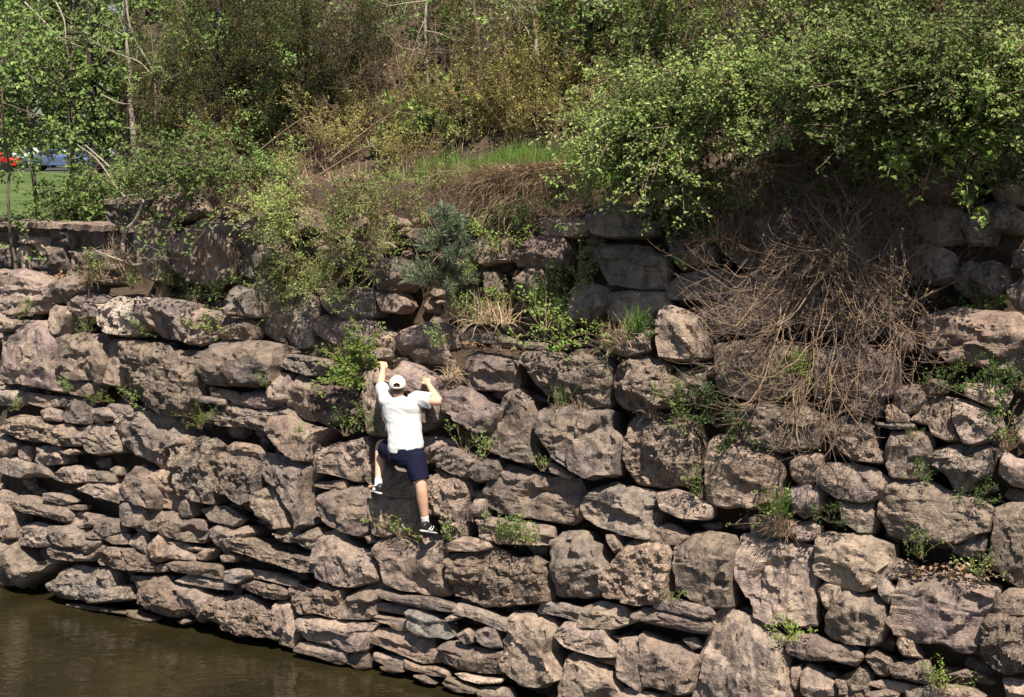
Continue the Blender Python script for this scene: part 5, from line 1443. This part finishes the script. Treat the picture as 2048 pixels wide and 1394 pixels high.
def hand(wr, palm_c, pdir, pside, curl, thumb_side, rad=.0095):
    """palm and five fingers; pdir along the fingers, pside across the knuckles, curl = direction the tips bend to"""
    out = [limb([wr, wr * .4 + palm_c * .6, palm_c + pdir * .015], [.027, .033, .030], 12)]
    for s in (-.7, 0.4): out.append(limb([wr + pside * .018 * s, palm_c + pside * .03 * s + pdir * .03], [.018, .018], 10))
    ln = [.068, .08, .075, .058]
    for i in range(4):
        s = (i - 1.5) / 1.5
        k0 = palm_c + pdir * .035 + pside * .033 * s
        k1 = k0 + (pdir * .8 + curl * .35) * ln[i] * .48
        k2 = k1 + (pdir * .25 + curl * .95) * ln[i] * .36
        k3 = k2 + (-pdir * .35 + curl * .9) * ln[i] * .28
        out.append(limb([k0 - pdir * .02, k0, k1, k2, k3], [rad, rad, rad * .95, rad * .88, rad * .78], 8, 3))
    t0 = palm_c - pdir * .025 + pside * thumb_side * .026
    t1 = t0 + pside * thumb_side * .028 + pdir * .022 + curl * .012
    t2 = t1 + pdir * .028 + pside * thumb_side * .004 + curl * .022
    out.append(limb([t0, t1, t2], [rad * 1.35, rad * 1.15, rad * .9], 8, 3))
    return out

body = []
# torso under the shirt, pelvis, neck
body.append(loft([(c, right * a, fwd * b) for c, a, b in ((pel + upv * -.06, .13, .10), (pel, .165, .115), (waist, .145, .10), (chest, .17, .115), (chest + upv * .09, .175, .11), (neck - upv * .03, .10, .075), (neck, .058, .058))], 24))
body.append(limb([neck - upv * .05, neck, head - upv * .03], [.062, .055, .056]))
# head: skull, jaw, nose, ears
hd = unit(np.array([.0, .97, .16])); hu = unit(np.array([0, 0, 1.]) - hd * hd[2]); hr = np.cross(hd, hu)
body.append(blob(head, hr * .074, hd * .094, hu * .105))
body.append(blob(head + hd * .03 - hu * .05, hr * .055, hd * .065, hu * .06))
body.append(blob(head + hd * .098 - hu * .015, hr * .015, hd * .018, hu * .024, 8))
for s in (-1, 1):
    body.append(blob(head + hr * s * .078 - hu * .015 - hd * .005, hr * .010, hd * .020, hu * .031, 8))
    body.append(blob(head + hd * .082 + hr * s * .03 + hu * .008, hr * .014, hd * .008, hu * .008, 6))
body.append(blob(head + hd * .088 - hu * .055, hr * .024, hd * .008, hu * .008, 6))
# arms
body.append(limb([shL + right * .03, shL, (shL + elL) / 2, elL, elL * .62 + wrL * .38, wrL], [.06, .058, .050, .042, .041, .027], 16))
body.append(limb([shR - right * .03, shR, (shR + elR) / 2, elR, elR * .62 + wrR * .38, wrR], [.06, .058, .050, .043, .042, .028], 16))
fa = unit(wrL - elL)
body += hand(wrL, wrL + fa * .055, unit(fa + upv * .3), right, unit(fwd * .4 - right * .9 - upv * .2), 1)
fa = unit(wrR - elR)
hp = unit(fa * .7 + fwd * .6 + upv * .3)
body += hand(wrR, wrR + fa * .055, hp, unit(right - hp * (right @ hp)), unit(fwd * .8 - upv * .5), -1)
# legs
body.append(limb([hipL, hipL * .5 + knL * .5, knL, knL * .65 + anL * .35, knL * .35 + anL * .65, anL], [.092, .082, .060, .060, .050, .037], 18))
body.append(limb([hipR, hipR * .5 + knR * .5, knR, knR * .65 + anR * .35, knR * .35 + anR * .65, anR], [.095, .083, .060, .061, .050, .037], 18))
# calves bulge to the back
for k, a in ((knL, anL), (knR, anR)):
    body.append(blob(k * .68 + a * .32 - fwd * .018, right * .045, fwd * .042, unit(k - a) * .10))
toeL = J(737, 974, .02); heelL = J(759, 980, -.24); toeR = J(872, 1060, .03); heelR = J(848, 1056, -.20)
for an, he, to in ((anL, heelL, toeL), (anR, heelR, toeR)):
    body.append(limb([an, he * .7 + to * .3 + upv * .015, to * .85 + he * .15], [.038, .036, .026], 12))
obj('body', remesh([(V - PL, f) for V, f in body], .0065, 3), MAT['skin'], person)

# T-shirt
def wrinkle(me, amp, sc, seed, stretch=None):
    n = len(me.vertices); co = np.empty(n * 3, np.float32); me.vertices.foreach_get('co', co); co = co.reshape(-1, 3)
    no = np.empty(n * 3, np.float32); me.vertices.foreach_get('normal', no); no = no.reshape(-1, 3)
    Q_ = co.copy()
    if stretch is not None:
        D = np.asarray(stretch); Q_ = Q_ - D * (Q_ @ D)[:, None] * .75
    w = 1 - 2 * np.abs(fbm(Q_ * sc + seed, 3))
    co = co + no * (w * amp)[:, None]
    me.vertices.foreach_set('co', co.astype(np.float32).ravel()); me.update()
hem = JT(812, 900, -.32)
sh = [loft([(c, right * a, fwd * b) for c, a, b in ((hem + upv * -.012, .190, .135), (hem + upv * .05, .186, .135), (waist + upv * .02, .180, .130), (waist * .4 + chest * .6, .186, .130), (chest, .195, .132), (chest + upv * .07, .200, .128), (neck * .55 + chest * .45 + upv * .055, .185, .108), (neck - upv * .035, .105, .085), (neck - upv * .008, .066, .066))], 32)]
sh.append(limb([shL + right * .05 - upv * .04, shL + upv * .0, shL * .45 + elL * .55, shL * .22 + elL * .78], [.085, .08, .072, .070], 18, 5, False))
sh.append(limb([shR - right * .05 - upv * .03, shR, shR * .5 + elR * .5, shR * .33 + elR * .67], [.088, .084, .080, .080], 18, 5, False))
me = remesh([(V - PL, f) for V, f in sh], .0085, 3)
wrinkle(me, .009, 6.0, 3., unit(right * .85 + upv * -.45)); wrinkle(me, .002, 16., 9.)
obj('t_shirt', me, MAT['shirt_white'], person)
# shorts
so = [loft([(c, right * a, fwd * b) for c, a, b in ((pel + upv * .05, .178, .125), (pel, .186, .132), (pel - upv * .06, .186, .135), (pel - upv * .12, .155, .12), (pel - upv * .17, .08, .07))], 28)]
kr = hipR * .22 + knR * .78
so.append(limb([hipR + upv * .03, hipR * .5 + knR * .5, kr], [.112, .108, .105], 20, 5, False))
kl = hipL * .30 + knL * .70
so.append(limb([hipL + upv * .02, hipL * .5 + knL * .5, kl], [.115, .112, .108], 20, 5, False))
me = remesh([(V - PL, f) for V, f in so], .009, 3); wrinkle(me, .006, 9, 21., upv)
obj('shorts', me, MAT['shorts_navy'], person)
# hair: back and sides of the skull below the cap
me = remesh([(V - PL, f) for V, f in [blob(head - hd * .012 + hu * .004, hr * .079, hd * .093, hu * .090)]], .007, 2)
obj('hair', me, MAT['hair_brown'], person)
# cap: crown with the rear opening, strap and a bill on the far side
nth, nph = 26, 48
Vc = []; keep = []
for i in range(nth):
    th = i / (nth - 1) * (math.pi * .54)
    for j in range(nph):
        ph = j * 2 * math.pi / nph
        Vc.append(head - hd * .006 + hu * (.030 + .094 * math.cos(th)) + hr * (.089 * math.sin(th) * math.cos(ph)) + hd * (.106 * math.sin(th) * math.sin(ph)))
Vc = np.array(Vc); Fq = []
for i in range(nth - 1):
    for j in range(nph):
        ph = (j + .5) * 2 * math.pi / nph; th = (i + .5) / (nth - 1) * (math.pi * .54)
        dphi = abs((ph - 1.5 * math.pi)); hgt = (math.pi * .54 - th)
        hole = .19 < hgt < .19 + .50 * math.sqrt(max(0, 1 - (dphi / .46) ** 2)) and dphi < .46
        if not hole: Fq.append((i * nph + j, i * nph + (j + 1) % nph, (i + 1) * nph + (j + 1) % nph, (i + 1) * nph + j))
cap = obj('cap', mesh_from('cap', Vc - PL, [np.array(Fq)], smooth=True), MAT['cap_white'], person)
so_ = cap.modifiers.new('thick', 'SOLIDIFY'); so_.thickness = .004
bl = []
for a in np.linspace(-1, 1, 13):
    for r_ in (0, .5, 1.):
        bl.append(head + hu * (.030 - .02 * r_ - .012 * a * a) + hd * ((.10 + .075 * r_) * math.cos(a * .75)) + hr * (.105 + .01 * r_) * math.sin(a * .75))
ixb = np.arange(39).reshape(13, 3)
bill = obj('bill', mesh_from('bill', np.array(bl) - PL, [np.stack([ixb[:-1, :-1], ixb[1:, :-1], ixb[1:, 1:], ixb[:-1, 1:]], -1).reshape(-1, 4)], smooth=True), MAT['cap_white'], cap)
bt = bill.modifiers.new('thick', 'SOLIDIFY'); bt.thickness = .004
# socks and shoes
for an, kn, he, to in ((anL, knL, heelL, toeL), (anR, knR, heelR, toeR)):
    up_ = unit(kn - an)
    me = remesh([(V - PL, f) for V, f in [limb([an - up_ * .05, an, an + up_ * .05], [.044, .043, .046], 16, 4, False)]], .007, 2)
    obj('sock', me, MAT['sock_white'], person)
    ax = unit(to - he); sd = unit(np.cross(ax, up_)); uu = np.cross(sd, ax); uu = uu if uu @ up_ > 0 else -uu
    parts = [loft([(he + ax * a + uu * z, sd * w, uu * h) for a, z, w, h in ((-.035, .01, .020, .025), (-.02, .02, .036, .045), (.03, .028, .042, .052), (.09, .018, .044, .042), (.16, .004, .048, .034), (.20, -.002, .044, .028), (.232, -.006, .025, .016))], 18)]
    shoe = obj('shoe', remesh([(V - PL, f) for V, f in parts], .006, 2), MAT['shoe_black'], person)
    so = [loft([(he + ax * a - uu * .032, sd * w, uu * .011) for a, w in ((-.04, .02), (-.025, .040), (.05, .044), (.15, .050), (.21, .043), (.237, .02))], 16)]
    obj('sole', remesh([(V - PL, f) for V, f in so], .006, 2), MAT['shoe_white'], shoe)
    for q, (a0, a1) in enumerate(((.04, .075), (.085, .12))):
        for s in (-1, 1):
            p0 = he + ax * a0 + uu * (-.012) + sd * s * .043; p1 = he + ax * a1 + uu * .03 + sd * s * .036
            V, f = limb([p0, p1], [.008, .008], 6, 2)
            obj('stripe', mesh_from('stripe', V - PL, f), MAT['shoe_white'], shoe)

# ------------------------------------------------------------------ parked cars and trees beyond the lawn
def car(x, y, rz, paint, label, van=False):
    pm = plain('paint_' + label.split()[0], paint, .3, .6)
    t = thing('parked_car', label, 'car', (x, y, 3.204), rz, 'cars parked beyond the lawn')
    L, Wd = 4.5, 1.75
    prof = [(-2.25, .35), (-2.25, .75), (-2.1, .92), (-1.5, .98), (-.9, 1.42), (.55, 1.44), (1.15, .98), (2.0, .86), (2.22, .68), (2.25, .35)]
    def shell(pr, w, tw):
        n = len(pr); V = []
        for s in (-1, 1):
            for (a, z) in pr: V.append((a, s * (w if z < 1.0 else tw), z))
        V = np.array(V); F4 = [[i, (i + 1) % n, n + (i + 1) % n, n + i] for i in range(n)]
        return V, [np.array(F4), np.array([list(range(n))[::-1], list(range(n, 2 * n))])]
    V, f = shell(prof, Wd / 2, Wd / 2 - .16)
    b = obj('body', mesh_from('body', V, f), pm, t)
    bv = b.modifiers.new('bev', 'BEVEL'); bv.width = .06; bv.segments = 2
    gl = MAT.get('car_glass') or plain('car_glass', (.02, .025, .03), .08, .6)
    for s in (-1, 1):
        V = np.array([(-1.3, s * (Wd / 2 - .02), 1.0), (.95, s * (Wd / 2 - .02), 1.0), (.5, s * (Wd / 2 - .145), 1.38), (-.85, s * (Wd / 2 - .145), 1.38)])
        obj('side_window', mesh_from('side_window', V + np.array([0, s * .012, 0]), [np.array([[0, 1, 2, 3]])]), gl, t)
        for a in (-1.4, 1.4):
            V, f = limb([np.array([a, s * .74, .33]), np.array([a, s * .90, .33])], [.33, .33], 20, 2, False)
            obj('wheel', mesh_from('wheel', V, f), MAT['shoe_black'], t)
    return t
def px_x(px, y): return ray(px, 320)[0] / ray(px, 320)[1] * y
car(px_x(-30, 95), 95, 0.05, (.55, .02, .02), 'red parked car beyond the lawn at the left edge')
car(px_x(118, 96), 96, 0.0, (.10, .14, .28), 'blue parked car right of the red car beyond the lawn')
car(px_x(205, 100), 100, 0.1, (.05, .055, .07), 'charcoal parked car right of the blue car beyond the lawn')
car(px_x(60, 104), 104, 0.0, (.62, .66, .72), 'silver parked car behind the red and blue cars')
car(px_x(290, 104), 104, 0.0, (.55, .60, .70), 'pale blue parked car glimpsed through the left bank brush')
rt = R(66)
for k in range(15):
    px = -250 + k * 62 + rt.uniform(-20, 20); y = rt.uniform(116, 150)
    base = np.array([px_x(px, y), y, 3.1]); H_ = rt.uniform(13, 18)
    tree(base, base + np.array([rt.uniform(-1, 1), 0, H_]), .22, 1000 + k, 'tall leafy tree in the row far behind the parked cars', 26, 5.2, 9, .55, .42, 'dark_bark', 'leaf_mid', crook=.3, tmin=.12, name='background_tree', cat='tree', group='trees far behind the parked cars', tw=9)
